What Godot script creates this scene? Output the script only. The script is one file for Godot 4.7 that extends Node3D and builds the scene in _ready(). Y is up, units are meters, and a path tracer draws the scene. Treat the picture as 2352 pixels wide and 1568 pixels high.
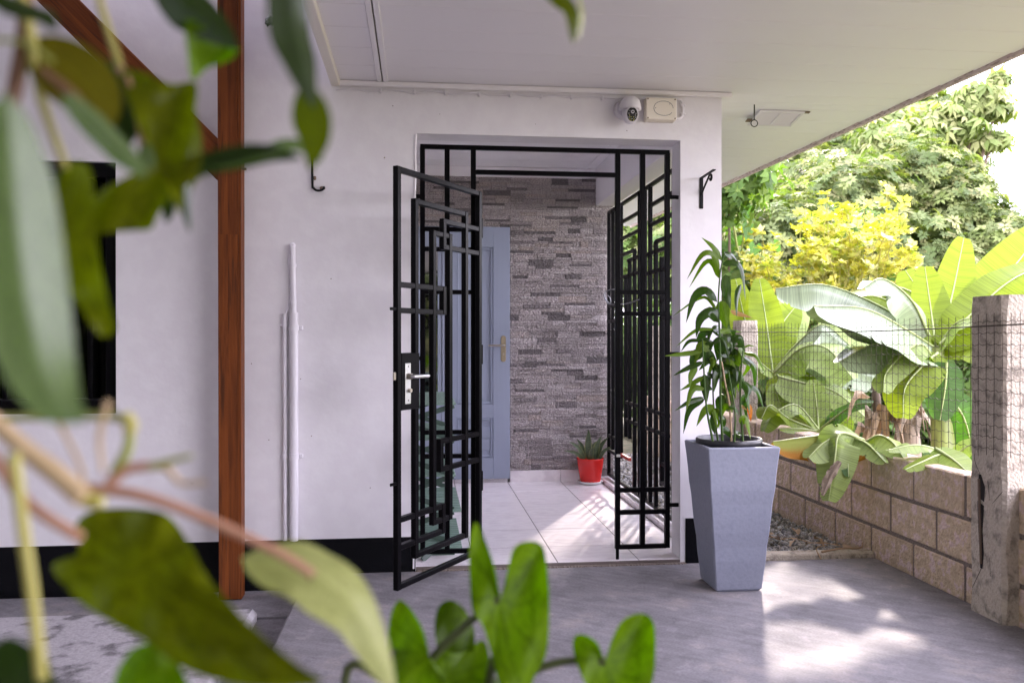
extends Node3D
# Carport entrance of a house seen past a climbing plant. y up, metres. Camera stands at x 0, z 0; the facade is the plane z = FZ.

const FOCAL := 1953.0          # lens in pixels of a 2352 x 1568 picture
const EYE := 1.18
const YAW := 6.3
const PITCH := 0.176
const FZ := -4.35
const CEIL := 2.48
const BACK := -6.85

var rng := RandomNumberGenerator.new()
var used := {}
var M := {}

# ---------------------------------------------------------------- helpers
func lin(r: float, g: float, b: float, a := 1.0) -> Color:
	var c := Color(r, g, b).linear_to_srgb()
	c.a = a
	return c

func px(u: float, v: float, d: float) -> Vector3:
	# point at depth d along the direction of a picture position
	var b := Basis.from_euler(Vector3(deg_to_rad(-PITCH), deg_to_rad(-YAW), 0))
	return Vector3(0, EYE, 0) + b * (Vector3((u - 1176.0) / FOCAL, -(v - 784.0) / FOCAL, -1.0) * d)

func mat(key: String, c: Color, rough := 0.7, metal := 0.0) -> StandardMaterial3D:
	var m := StandardMaterial3D.new()
	m.resource_name = key
	m.albedo_color = c
	m.roughness = rough
	m.metallic = metal
	M[key] = m
	return m

func noise(sd: int, freq: float, oct := 4, kind := FastNoiseLite.TYPE_SIMPLEX_SMOOTH) -> FastNoiseLite:
	var n := FastNoiseLite.new()
	n.seed = sd
	n.noise_type = kind
	n.frequency = freq
	n.fractal_octaves = oct
	return n

func ntex(n: FastNoiseLite, size := 512, cols := [], offs := [], as_normal := false, bump := 4.0) -> NoiseTexture2D:
	var t := NoiseTexture2D.new()
	t.width = size
	t.height = size
	t.seamless = true
	t.noise = n
	if cols.size():
		var g := Gradient.new()
		g.colors = PackedColorArray(cols)
		g.offsets = PackedFloat32Array(offs)
		t.color_ramp = g
	if as_normal:
		t.as_normal_map = true
		t.bump_strength = bump
	return t

func painted(w: int, h: int, f: Callable) -> ImageTexture:
	var im := Image.create(w, h, false, Image.FORMAT_RGB8)
	for y in h:
		for x in w:
			im.set_pixel(x, y, f.call(x, y))
	return ImageTexture.create_from_image(im)

func tri(m: StandardMaterial3D, s: Vector3, world := true) -> void:
	m.uv1_triplanar = true
	m.uv1_world_triplanar = world
	m.uv1_scale = s
	m.uv1_triplanar_sharpness = 8.0

func bump(m: StandardMaterial3D, t: Texture2D, cm: float) -> void:
	m.heightmap_enabled = true
	m.heightmap_texture = t
	m.heightmap_scale = cm

func numbered(n: String) -> String:
	if not used.has(n):
		used[n] = 0
		return n
	used[n] += 1
	return "%s_%03d" % [n, used[n]]

func tag(o: Node3D, label: String, category: String, group := "", kind := "") -> Node3D:
	if label != "":
		o.set_meta("label", label)
	if category != "":
		o.set_meta("category", category)
	if group != "":
		o.set_meta("group", group)
	if kind != "":
		o.set_meta("kind", kind)
	return o

func thing(called: String, label: String, category: String, where := Vector3.ZERO, group := "") -> Node3D:
	var o := Node3D.new()
	o.name = numbered(called)
	add_child(o)
	o.position = where
	tag(o, label, category, group)
	return o

func put(parent: Node3D, called: String, mesh: Mesh, m: Material, at := Transform3D()) -> MeshInstance3D:
	# one named mesh; its shape is given in world axes and taken back to the parent's own place
	var o := MeshInstance3D.new()
	o.mesh = mesh
	o.material_override = m
	if parent == self:
		o.name = numbered(called)
		add_child(o)
		o.transform = at
	else:
		o.name = called
		parent.add_child(o, true)
		o.transform = world_of(parent).affine_inverse() * at
	return o

func world_of(n: Node3D) -> Transform3D:
	var t := n.transform
	var p := n.get_parent()
	while p is Node3D and p != self:
		t = p.transform * t
		p = p.get_parent()
	return t

func st() -> SurfaceTool:
	var s := SurfaceTool.new()
	s.begin(Mesh.PRIMITIVE_TRIANGLES)
	s.set_smooth_group(-1)
	return s

func done(s: SurfaceTool) -> ArrayMesh:
	s.generate_normals()
	return s.commit()

func quad(s: SurfaceTool, a: Vector3, b: Vector3, c: Vector3, d: Vector3) -> void:
	for p in [a, b, c, a, c, d]:
		s.add_vertex(p)

func box(s: SurfaceTool, lo: Vector3, hi: Vector3, bev := 0.0, xf := Transform3D()) -> void:
	# axis box lo..hi with chamfered edges
	var c := (lo + hi) / 2.0
	var h := (hi - lo) / 2.0
	var bv: float = minf(bev, minf(h.x, minf(h.y, h.z)) * 0.9)
	if bv <= 0.0:
		var q := []
		for i in 8:
			q.append(xf * (c + Vector3(h.x if i & 1 else -h.x, h.y if i & 2 else -h.y, h.z if i & 4 else -h.z)))
		quad(s, q[0], q[1], q[3], q[2])
		quad(s, q[5], q[4], q[6], q[7])
		quad(s, q[4], q[0], q[2], q[6])
		quad(s, q[1], q[5], q[7], q[3])
		quad(s, q[2], q[3], q[7], q[6])
		quad(s, q[4], q[5], q[1], q[0])
		return
	var P := func(sx: float, sy: float, sz: float, ax: int) -> Vector3:
		var v := Vector3(sx * (h.x - bv), sy * (h.y - bv), sz * (h.z - bv))
		v[ax] += bv * [sx, sy, sz][ax]
		return xf * (c + v)
	for ax in 3:
		var a1 := (ax + 1) % 3
		var a2 := (ax + 2) % 3
		for sg in [-1.0, 1.0]:
			var cs := []
			for k in [[-1.0, -1.0], [1.0, -1.0], [1.0, 1.0], [-1.0, 1.0]]:
				var sgn := [0.0, 0.0, 0.0]
				sgn[ax] = sg
				sgn[a1] = k[0]
				sgn[a2] = k[1]
				cs.append(P.call(sgn[0], sgn[1], sgn[2], ax))
			if sg > 0:
				quad(s, cs[3], cs[2], cs[1], cs[0])
			else:
				quad(s, cs[0], cs[1], cs[2], cs[3])
		# edges along ax
		for k in [[-1.0, -1.0], [1.0, -1.0], [1.0, 1.0], [-1.0, 1.0]]:
			var e := []
			for sg2 in [-1.0, 1.0]:
				var sgn2 := [0.0, 0.0, 0.0]
				sgn2[ax] = sg2
				sgn2[a1] = k[0]
				sgn2[a2] = k[1]
				e.append(P.call(sgn2[0], sgn2[1], sgn2[2], a1))
				e.append(P.call(sgn2[0], sgn2[1], sgn2[2], a2))
			if k[0] * k[1] > 0:
				quad(s, e[0], e[1], e[3], e[2])
			else:
				quad(s, e[2], e[3], e[1], e[0])
	for i in 8:
		var sx := 1.0 if i & 1 else -1.0
		var sy := 1.0 if i & 2 else -1.0
		var sz := 1.0 if i & 4 else -1.0
		var t := [P.call(sx, sy, sz, 0), P.call(sx, sy, sz, 1), P.call(sx, sy, sz, 2)]
		if sx * sy * sz > 0:
			t.reverse()
		for p in t:
			s.add_vertex(p)

func boxm(lo: Vector3, hi: Vector3, bev := 0.0) -> ArrayMesh:
	var s := st()
	box(s, lo, hi, bev)
	return done(s)

func bar(s: SurfaceTool, a: Vector3, b: Vector3, w: float, d: float, up := Vector3(0, 0, 1), bev := 0.002) -> void:
	# square bar between two points; w across, d along 'up'
	var dir := (b - a)
	var L := dir.length()
	dir /= L
	var side := up.cross(dir).normalized()
	var u2 := dir.cross(side)
	var xf := Transform3D(Basis(side, dir, u2), (a + b) / 2.0)
	box(s, Vector3(-w / 2, -L / 2, -d / 2), Vector3(w / 2, L / 2, d / 2), bev, xf)

func barm(a: Vector3, b: Vector3, w: float, d: float, up := Vector3(0, 0, 1), bev := 0.002) -> ArrayMesh:
	var s := st()
	bar(s, a, b, w, d, up, bev)
	return done(s)

func curve(pts: Array, n: int) -> Array:
	# Catmull-Rom through the points, n steps in all
	var out := []
	var k := pts.size() - 1
	for i in n + 1:
		var t := float(i) / n * k
		var j: int = mini(int(t), k - 1)
		var f := t - j
		var p1: Vector3 = pts[j]
		var p2: Vector3 = pts[j + 1]
		var p0: Vector3 = pts[j - 1] if j > 0 else p1 * 2.0 - p2
		var p3: Vector3 = pts[j + 2] if j + 2 <= k else p2 * 2.0 - p1
		out.append(p1.cubic_interpolate(p2, p0, p3, f))
	return out

func tube(s: SurfaceTool, pts: Array, r0: float, r1: float, sides := 8, cap := true, wob := 0.0) -> void:
	s.set_smooth_group(0)
	var n := pts.size()
	var t0: Vector3 = (pts[1] - pts[0]).normalized()
	var nx := t0.cross(Vector3(0.31, 0.9, 0.27)).normalized()
	var rings := []
	for i in n:
		var t: Vector3 = (pts[mini(i + 1, n - 1)] - pts[maxi(i - 1, 0)]).normalized()
		nx = (nx - t * nx.dot(t)).normalized()
		var ny := t.cross(nx)
		var r := lerpf(r0, r1, float(i) / (n - 1))
		if wob > 0.0:
			r *= 1.0 + rng.randf_range(-wob, wob)
		var ring := []
		for k in sides:
			var a := TAU * k / sides
			ring.append(pts[i] + (nx * cos(a) + ny * sin(a)) * r)
		rings.append(ring)
	for i in n - 1:
		for k in sides:
			var k2 := (k + 1) % sides
			quad(s, rings[i][k], rings[i][k2], rings[i + 1][k2], rings[i + 1][k])
	if cap:
		s.set_smooth_group(-1)
		for e in [0, n - 1]:
			for k in sides:
				var k2 := (k + 1) % sides
				var q := [pts[e], rings[e][k2], rings[e][k]]
				if e:
					q.reverse()
				for p in q:
					s.add_vertex(p)

func tubem(pts: Array, r0: float, r1: float, sides := 8, steps := 0, wob := 0.0) -> ArrayMesh:
	var s := st()
	tube(s, curve(pts, steps) if steps else pts, r0, r1, sides, true, wob)
	return done(s)

func lathe(s: SurfaceTool, prof: Array, sides: int, xf := Transform3D(), group := 0) -> void:
	# prof: [radius, height] pairs round the y axis
	s.set_smooth_group(group)
	for i in prof.size() - 1:
		for k in sides:
			var a := TAU * k / sides
			var b := TAU * (k + 1) / sides
			var p := func(q: Array, w: float) -> Vector3:
				return xf * Vector3(q[0] * cos(w), q[1], q[0] * sin(w))
			quad(s, p.call(prof[i], a), p.call(prof[i + 1], a), p.call(prof[i + 1], b), p.call(prof[i], b))
	s.set_smooth_group(-1)

func lathem(prof: Array, sides: int, xf := Transform3D(), group := 0) -> ArrayMesh:
	var s := st()
	lathe(s, prof, sides, xf, group)
	return done(s)

# a strap or blade leaf: midrib through points, half width w, a width profile, blades folded by 'fold' about the midrib
func blade(pts: Array, w: float, nrm: Vector3, fold := 0.3, steps := 14, shape := 0, ruffle := 0.0, tear := 0.0, twist := 0.0, across := 3) -> ArrayMesh:
	var s := st()
	s.set_smooth_group(0)
	var c := curve(pts, steps)
	var total := 0.0
	for i in steps:
		total += (c[i + 1] - c[i]).length()
	var rows := []
	var ph := rng.randf() * 10.0
	var run := 0.0
	for i in steps + 1:
		if i:
			run += (c[i] - c[i - 1]).length()
		var t := float(i) / steps
		var dir: Vector3 = (c[mini(i + 1, steps)] - c[maxi(i - 1, 0)]).normalized()
		var n := (nrm - dir * nrm.dot(dir)).normalized().rotated(dir, twist * t)
		var side := dir.cross(n).normalized()
		var wd := 0.0
		if shape == 0:      # oval with a drawn-out tip
			wd = pow(sin(PI * pow(clampf(t, 0.0, 1.0), 0.75)), 0.8)
		elif shape == 1:    # banana: broad for most of its length, blunt ends
			wd = pow(clampf(sin(PI * (0.04 + 0.94 * t)), 0.0, 1.0), 0.42) * (1.0 - 0.15 * t)
		elif shape == 2:    # strap
			wd = (0.5 + 0.5 * sin(PI * minf(t * 1.6, 0.5))) * sqrt(clampf((1.0 - t) * 3.0, 0.0, 1.0))
		else:               # lance: widest at a third
			wd = pow(clampf(sin(PI * pow(t, 0.62)), 0.0, 1.0), 0.9)
		wd = wd * w + 0.0004
		var row := []
		for k in range(-across, across + 1):
			var f := float(k) / across
			var a := fold * (1.0 - 0.35 * absf(f)) 
			var off := side * (f * wd * cos(a)) - n * (absf(f) * wd * sin(a))
			off += n * (ruffle * wd * absf(f) * sin(ph + t * 17.0 + f * 2.0))
			row.append([c[i] + off, Vector2(0.5 + 0.5 * f, run / total)])
		rows.append(row)
	for i in steps:
		for k in across * 2:
			var edge := k == 0 or k == across * 2 - 1
			if tear > 0.0 and i > 1 and i < steps - 1 and edge and rng.randf() < tear * 1.6:
				# a torn strip: leave a wedge open towards the margin
				var o: int = k if k < across else k + 1
				var inn: int = k + 1 if k < across else k
				var mid: Vector3 = (rows[i][o][0] + rows[i + 1][o][0]) / 2.0
				mid += (rows[i][inn][0] - rows[i][o][0]) * 0.25
				for q in [rows[i][inn], rows[i + 1][inn], [mid, (rows[i][o][1] + rows[i + 1][o][1]) / 2.0]]:
					s.set_uv(q[1])
					s.add_vertex(q[0])
				continue
			for q in [rows[i][k], rows[i][k + 1], rows[i + 1][k + 1], rows[i][k], rows[i + 1][k + 1], rows[i + 1][k]]:
				s.set_uv(q[1])
				s.add_vertex(q[0])
	return done(s)

# an arrow or heart shaped leaf: a fan round the point where the stalk joins
func heart(origin: Vector3, tip: Vector3, nrm: Vector3, width: float, lobe := 0.35, cup := 0.12, rings := 4, spokes := 28, sinus := 0.45) -> ArrayMesh:
	var s := st()
	s.set_smooth_group(0)
	var L := (tip - origin).length()
	var y := (tip - origin) / L
	var n := (nrm - y * nrm.dot(y)).normalized()
	var x := y.cross(n).normalized()
	var g := []
	var ph := rng.randf() * 6.0
	for k in spokes + 1:
		var a := lerpf(-PI, PI, float(k) / spokes)       # 0 towards the tip
		var q := absf(a) / PI
		# outline in leaf axes: t along, e across
		var e := 0.0
		var t := 0.0
		if q < 0.62:
			var m := q / 0.62
			t = lerpf(1.0, 0.05, pow(m, 0.8))
			e = pow(sin(m * PI / 2.0), 1.15)
		else:
			var m2 := (q - 0.62) / 0.38
			t = 0.05 - (lobe + 0.05) * sin(minf(m2 * 1.35, 1.0) * PI / 2.0) if m2 < 0.74 else lerpf(-lobe, -0.02, (m2 - 0.74) / 0.26)
			e = lerpf(1.0, sinus, smoothstep(0.0, 0.85, m2)) if m2 < 0.8 else lerpf(sinus, 0.0, (m2 - 0.8) / 0.2)
		var ed := signf(a) * e * width / 2.0
		var col := []
		for r in rings + 1:
			var f := float(r) / rings
			var lx := ed * f
			var ly := t * L * f
			var h := cup * width * (pow(absf(lx) / (width / 2.0), 1.4)) - cup * L * 0.35 * pow(maxf(ly / L, 0.0), 2.0)
			h += 0.012 * width * sin(ph + a * 9.0) * f
			col.append([origin + x * lx + y * ly + n * h, Vector2(0.5 + 0.5 * lx / (width / 2.0), 0.3 + 0.7 * ly / L)])
		g.append(col)
	for k in spokes:
		for r in rings:
			for q in [g[k][r], g[k + 1][r], g[k + 1][r + 1], g[k][r], g[k + 1][r + 1], g[k][r + 1]]:
				s.set_uv(q[1])
				s.add_vertex(q[0])
	return done(s)


# a leaf whose margin is given point by point round the place where its stalk joins; rings keep the blade curved
func lobed(centre: Array, edge: Array, d: float, lean: Vector2, cup: float, rings := 6) -> ArrayMesh:
	var s := st()
	s.set_smooth_group(0)
	var ring := []
	var n := edge.size()
	for i in n:
		for k in 4:
			var f := k / 4.0
			var q := []
			for j in [-1, 0, 1, 2]:
				q.append(Vector2(edge[(i + j + n) % n][0], edge[(i + j + n) % n][1]))
			ring.append(q[1].cubic_interpolate(q[2], q[0], q[3], f))
	var c := Vector2(centre[0], centre[1])
	var place := func(p: Vector2, f: float) -> Vector3:
		var o := p - c
		var dd := d + (o.x * lean.x + o.y * lean.y) * d / FOCAL
		dd += cup * d / FOCAL * o.length() * (f * f - 0.4 * f) + 0.012 * d * sin(o.x * 0.045 + o.y * 0.02) * f
		return px(p.x, p.y, dd)
	var m := ring.size()
	for i in m:
		var a: Vector2 = ring[i]
		var b: Vector2 = ring[(i + 1) % m]
		for r in rings:
			var f0 := float(r) / rings
			var f1 := float(r + 1) / rings
			var u0 := float(i) / m
			var u1 := float(i + 1) / m
			var v := [[c.lerp(a, f0), u0, f0], [c.lerp(b, f0), u1, f0], [c.lerp(b, f1), u1, f1], [c.lerp(a, f1), u0, f1]]
			for k in ([0, 1, 2, 0, 2, 3] if r else [0, 2, 3]):
				s.set_uv(Vector2(v[k][1], v[k][2]))
				s.add_vertex(place.call(v[k][0], v[k][2]))
	return done(s)

# ---------------------------------------------------------------- light, camera
func stage() -> void:
	var cam := Camera3D.new()
	cam.name = "camera"
	var at := CameraAttributesPhysical.new()
	at.frustum_focal_length = 24.0 * FOCAL / 1568.0
	at.frustum_focus_distance = 4.5
	at.exposure_aperture = 2.9
	at.frustum_near = 0.05
	at.frustum_far = 400.0
	cam.attributes = at
	cam.fov = rad_to_deg(2.0 * atan(784.0 / FOCAL))
	cam.near = 0.05
	cam.far = 400.0
	cam.position = Vector3(0, EYE, 0)
	cam.rotation_degrees = Vector3(-PITCH, -YAW, 0)
	add_child(cam)
	cam.current = true

	var we := WorldEnvironment.new()
	we.name = "surroundings"
	var e := Environment.new()
	var sky := Sky.new()
	var ps := ProceduralSkyMaterial.new()
	ps.sky_top_color = lin(0.66, 0.63, 0.80)
	ps.sky_horizon_color = lin(0.97, 0.92, 0.98)
	ps.sky_curve = 0.12
	ps.ground_bottom_color = lin(0.12, 0.13, 0.08)
	ps.ground_horizon_color = lin(0.5, 0.5, 0.45)
	ps.sun_angle_max = 1.0
	sky.sky_material = ps
	e.background_mode = Environment.BG_SKY
	e.sky = sky
	e.tonemap_mode = Environment.TONE_MAPPER_LINEAR
	e.background_energy_multiplier = 2.4
	e.tonemap_exposure = 5.8
	e.sdfgi_enabled = true
	e.ssao_enabled = true
	e.ssil_enabled = true
	we.environment = e
	add_child(we)

	var sun := DirectionalLight3D.new()
	sun.name = "sun"
	sun.light_energy = 0.6
	sun.light_color = Color(1.0, 0.94, 0.90)
	sun.light_angular_distance = 2.6
	sun.shadow_enabled = true
	add_child(sun)
	var az := deg_to_rad(25.0)
	var el := deg_to_rad(28.5)
	var to_sun := Vector3(sin(az) * cos(el), sin(el), -cos(az) * cos(el))
	sun.look_at_from_position(to_sun * 30.0, Vector3.ZERO, Vector3.UP)

# ---------------------------------------------------------------- materials
func materials() -> void:
	var fine := ntex(noise(3, 0.05, 4), 512)
	var speck := ntex(noise(5, 0.16, 3), 512)
	var broad := noise(11, 0.006, 5)

	var w := mat("white_render", lin(0.76, 0.735, 0.76), 0.62)
	w.albedo_texture = ntex(noise(12, 0.01, 4), 512, [lin(0.965, 0.96, 0.965), lin(1, 1, 1)], [0.3, 0.7])
	bump(w, ntex(noise(13, 0.05, 3, FastNoiseLite.TYPE_PERLIN), 512), 0.05)
	tri(w, Vector3.ONE * 1.3)
	mat("white_paint", lin(0.84, 0.81, 0.83), 0.4)
	var pw := mat("porch_paint", lin(0.78, 0.755, 0.775), 0.55)
	bump(pw, fine, 0.05)
	tri(pw, Vector3.ONE * 1.3)
	mat("cream_trim", lin(0.78, 0.74, 0.66), 0.45)
	mat("pvc", lin(0.82, 0.80, 0.83), 0.45)
	mat("white_plastic", lin(0.70, 0.67, 0.71), 0.4)
	mat("cream_plastic", lin(0.78, 0.72, 0.62), 0.42)
	mat("black_skirting", lin(0.004, 0.004, 0.0055), 0.6)
	M.black_skirting.metallic_specular = 0.2
	bump(M.black_skirting, fine, 0.12)
	tri(M.black_skirting, Vector3.ONE * 2.0)
	var bm := mat("black_steel", lin(0.0035, 0.0032, 0.004), 0.3)
	bump(bm, ntex(noise(15, 0.12, 2), 256), 0.05)
	bm.metallic_specular = 0.16
	tri(bm, Vector3.ONE * 6.0)
	mat("red_oxide", lin(0.30, 0.03, 0.02), 0.5)
	mat("rusty_iron", lin(0.16, 0.11, 0.08), 0.8)
	mat("dark_iron", lin(0.010, 0.010, 0.012), 0.5)
	M.dark_iron.metallic_specular = 0.25
	mat("brushed_steel", lin(0.62, 0.62, 0.62), 0.32, 1.0)
	mat("nickel", lin(0.50, 0.45, 0.38), 0.3, 1.0)
	mat("old_brass", lin(0.42, 0.35, 0.24), 0.42, 0.9)
	mat("steel_wire", lin(0.30, 0.30, 0.32), 0.35, 0.8)
	mat("mesh_wire", lin(0.045, 0.032, 0.022), 0.85)
	mat("lens_black", lin(0.008, 0.008, 0.009), 0.12)
	mat("led_yellow", lin(0.62, 0.60, 0.22), 0.25)
	mat("led_white", lin(0.6, 0.6, 0.58), 0.25)
	mat("pencil", lin(0.05, 0.045, 0.05), 0.8)
	mat("red_glaze", lin(0.62, 0.015, 0.012), 0.22)
	mat("saucer", lin(0.72, 0.70, 0.68), 0.3)
	mat("black_plastic", lin(0.02, 0.02, 0.024), 0.38)
	mat("soil", lin(0.035, 0.025, 0.018), 0.95)
	mat("green_paint", lin(0.19, 0.28, 0.225), 0.35)
	mat("shaded_green", lin(0.055, 0.09, 0.07), 0.4)  # same green paint as the slats, darkened to put shade on the legs
	mat("shade_backing", lin(0.06, 0.055, 0.055), 0.8)  # dark tone standing in for the shade between the vent slats
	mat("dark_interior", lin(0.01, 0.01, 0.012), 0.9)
	var gl := mat("window_glass", Color(0.02, 0.022, 0.025, 0.35), 0.03)
	gl.transparency = BaseMaterial3D.TRANSPARENCY_ALPHA
	mat("mirror_glass", lin(0.45, 0.45, 0.46), 0.04, 1.0)

	var dr := mat("blue_door_paint", lin(0.275, 0.31, 0.40), 0.42)
	bump(dr, painted(64, 512, func(x, y): var v = 0.5 + 0.5 * sin(x * 0.9 + 1.3 * sin(y * 0.013)); return Color(v, v, v)), 0.03)
	tri(dr, Vector3(3, 0.7, 3))

	# planter: painted concrete with brush marks
	var pl := mat("grey_planter_paint", lin(0.225, 0.24, 0.30), 0.6)
	pl.albedo_texture = ntex(noise(21, 0.02, 5), 512, [lin(0.9, 0.9, 0.92), lin(1, 1, 1), lin(0.95, 0.95, 0.96)], [0.2, 0.5, 0.8])
	bump(pl, ntex(noise(22, 0.05, 4, FastNoiseLite.TYPE_PERLIN), 512), 0.07)
	tri(pl, Vector3.ONE * 2.2)

	# carport floor: trowelled concrete
	var n1 := noise(31, 0.0045, 6)
	n1.domain_warp_enabled = true
	n1.domain_warp_amplitude = 60.0
	n1.domain_warp_frequency = 0.006
	var im1 := n1.get_seamless_image(1024, 1024)
	var im2 := noise(32, 0.22, 3).get_seamless_image(1024, 1024)
	var streak := noise(36, 0.03, 4)
	var n3 := noise(33, 0.02, 4)
	n3.domain_warp_enabled = true
	n3.domain_warp_amplitude = 40.0
	var im3 := n3.get_seamless_image(1024, 1024)
	var fl := mat("trowelled_concrete", lin(1, 1, 1), 0.8)
	fl.metallic_specular = 0.3
	fl.albedo_texture = painted(1024, 1024, func(x, y):
		var a: float = im1.get_pixel(x, y).r
		var b: float = im2.get_pixel(x, y).r
		var c: float = im3.get_pixel(x, y).r
		var e: float = streak.get_noise_2d(x * 0.16 + y * 0.10, y * 1.5 - x * 1.1 + 30.0 * sin(x * 0.006))
		var v := 0.20 + 0.08 * (a - 0.5) + 0.07 * (b - 0.5) + 0.035 * e + 0.05 * smoothstep(0.60, 0.85, c) - 0.03 * smoothstep(0.42, 0.2, c)
		var warm := smoothstep(0.55, 0.8, a * 0.5 + c * 0.5) * 0.03
		return lin(v * 1.02 + warm, v * 0.97 + warm * 0.55, v * 1.02))
	fl.roughness_texture = ntex(noise(34, 0.012, 5), 512, [Color(0.75, 0.75, 0.75), Color(1, 1, 1)], [0.2, 0.8])
	bump(fl, ntex(noise(35, 0.12, 4), 512), 0.12)
	tri(fl, Vector3.ONE * 0.31)
	# old slab at the left: pale with dark blotches
	var im4 := noise(41, 0.012, 5).get_seamless_image(512, 512)
	var im5 := noise(42, 0.08, 4).get_seamless_image(512, 512)
	var sl := mat("old_slab", lin(1, 1, 1), 0.9)
	sl.albedo_texture = painted(512, 512, func(x, y):
		var a: float = im4.get_pixel(x, y).r
		var b: float = im5.get_pixel(x, y).r
		var v := 0.42 + 0.22 * (b - 0.5) - 0.24 * smoothstep(0.50, 0.85, a) - 0.12 * smoothstep(0.6, 0.8, b)
		return lin(v * 1.02, v * 0.97, v))
	bump(sl, ntex(noise(43, 0.04, 5), 512), 0.35)
	tri(sl, Vector3.ONE * 0.9)
	# porch tiles
	var tl := mat("floor_tile", lin(0.84, 0.79, 0.80), 0.3)
	tl.albedo_texture = ntex(noise(51, 0.012, 5), 512, [lin(0.86, 0.84, 0.86), lin(1, 1, 1), lin(0.92, 0.91, 0.93)], [0.25, 0.5, 0.75])
	tri(tl, Vector3(0.8, 1, 2.6))
	mat("grout", lin(0.16, 0.13, 0.12), 0.9)

	# stone cladding: five tones, each with rough cleft relief
	var cleft := noise(61, 0.018, 5, FastNoiseLite.TYPE_PERLIN)
	cleft.fractal_type = FastNoiseLite.FRACTAL_RIDGED
	var ct := ntex(cleft, 512)
	var cc := ntex(noise(62, 0.045, 5), 512, [lin(0.40, 0.39, 0.40), lin(0.82, 0.81, 0.82), lin(1, 1, 1)], [0.28, 0.48, 0.7])
	var tones := [lin(0.67, 0.60, 0.595), lin(0.59, 0.53, 0.52), lin(0.53, 0.475, 0.465), lin(0.24, 0.215, 0.215), lin(0.75, 0.69, 0.685), lin(0.59, 0.505, 0.465), lin(0.33, 0.295, 0.295), lin(0.65, 0.575, 0.545), lin(0.46, 0.41, 0.405)]
	for i in tones.size():
		var sm := mat("cleft_stone_%d" % i, tones[i], 0.85)
		sm.albedo_texture = cc
		bump(sm, ct, 2.2)
		tri(sm, Vector3(3.0, 6.0, 3.0))
		sm.uv1_offset = Vector3(i * 0.37, i * 0.21, 0)
	mat("stone_joint", lin(0.16, 0.145, 0.14), 0.95)

	# boundary wall blocks
	var ib := noise(71, 0.011, 5).get_seamless_image(512, 512)
	var ic := noise(72, 0.09, 4).get_seamless_image(512, 512)
	for i in 4:
		var bk := mat("earth_block_%d" % i, lin(1, 1, 1), 0.92)
		var k: float = [1.0, 0.86, 1.1, 0.94][i]
		bk.albedo_texture = painted(256, 256, func(x, y):
			var a: float = ib.get_pixel((x * 2 + i * 90) % 512, (y * 2 + i * 61) % 512).r
			var b: float = ic.get_pixel((x * 2) % 512, (y * 2 + i * 33) % 512).r
			var v := (0.47 + 0.22 * (a - 0.5) + 0.09 * (b - 0.5)) * k
			return lin(v * 1.19, v * 0.92, v * (0.62 + 0.22 * smoothstep(0.5, 0.75, a))))
		bump(bk, ntex(noise(73 + i, 0.07, 5), 256), 0.9)
		tri(bk, Vector3.ONE * 2.1)
		bk.uv1_offset = Vector3(0.13 * i, 0.29 * i, 0.4 * i)
	var mo := mat("mortar", lin(0.235, 0.19, 0.155), 0.95)
	bump(mo, ntex(noise(78, 0.09, 5), 256), 2.0)
	tri(mo, Vector3.ONE * 3.0)
	# weathered concrete posts
	var ip := noise(81, 0.02, 5).get_seamless_image(512, 512)
	var iq := noise(82, 0.09, 4).get_seamless_image(512, 512)
	var cp := mat("weathered_concrete", lin(1, 1, 1), 0.92)
	cp.albedo_texture = painted(512, 512, func(x, y):
		var a: float = ip.get_pixel(x, y).r
		var b: float = iq.get_pixel(x, y).r
		var v := 0.46 + 0.26 * (b - 0.5) - 0.20 * smoothstep(0.45, 0.85, a) - 0.10 * smoothstep(0.58, 0.75, b)
		return lin(v * 1.05, v * 0.92, v * 0.75))
	bump(cp, ntex(noise(84, 0.09, 4), 512), 0.5)
	tri(cp, Vector3(1.3, 1.1, 1.3))
	var ew := mat("eave_wood", lin(0.66, 0.57, 0.52), 0.8)
	ew.albedo_texture = ntex(noise(87, 0.05, 5), 512, [lin(0.6, 0.55, 0.5), lin(1, 0.98, 0.97)], [0.3, 0.5])
	tri(ew, Vector3(2.0, 2.0, 0.6))
	mat("crack_dark", lin(0.012, 0.01, 0.009), 0.95)

	# hardwood
	var wn := noise(91, 0.02, 4)
	var wd := mat("hardwood", lin(1, 1, 1), 0.55)
	wd.metallic_specular = 0.3
	wd.albedo_texture = painted(256, 1024, func(x, y):
		var g: float = wn.get_noise_2d(x * 2.2, y * 0.10) + 0.5 * wn.get_noise_2d(x * 9.0, y * 0.22 + 300.0)
		var p: float = wn.get_noise_2d(x * 0.5 + 900.0, y * 0.12)
		var d := smoothstep(0.25, 0.55, wn.get_noise_2d(x * 3.0 + 70.0, y * 0.16 + 40.0)) * 0.45
		var v := clampf(0.5 + 0.35 * g + 0.35 * p, 0.0, 1.0)
		return lin(lerpf(0.078, 0.235, v), lerpf(0.020, 0.064, v), lerpf(0.005, 0.013, v)).lerp(lin(0.03, 0.012, 0.008), d))
	tri(wd, Vector3(2.2, 0.55, 2.2), false)
	bump(wd, ntex(noise(92, 0.08, 3), 256), 0.15)

	mat("dry_leaf", lin(0.36, 0.25, 0.15), 0.8)
	M.dry_leaf.backlight_enabled = true
	M.dry_leaf.backlight = Color(0.3, 0.22, 0.12)
	var gr := mat("gravel_stone", lin(1, 1, 1), 0.85)
	gr.vertex_color_use_as_albedo = true
	var gs := mat("ground_soil", lin(0.11, 0.095, 0.05), 0.95)
	gs.albedo_texture = ntex(noise(95, 0.02, 5), 512, [lin(0.5, 0.6, 0.35), lin(1, 0.95, 0.9)], [0.35, 0.65])
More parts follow.
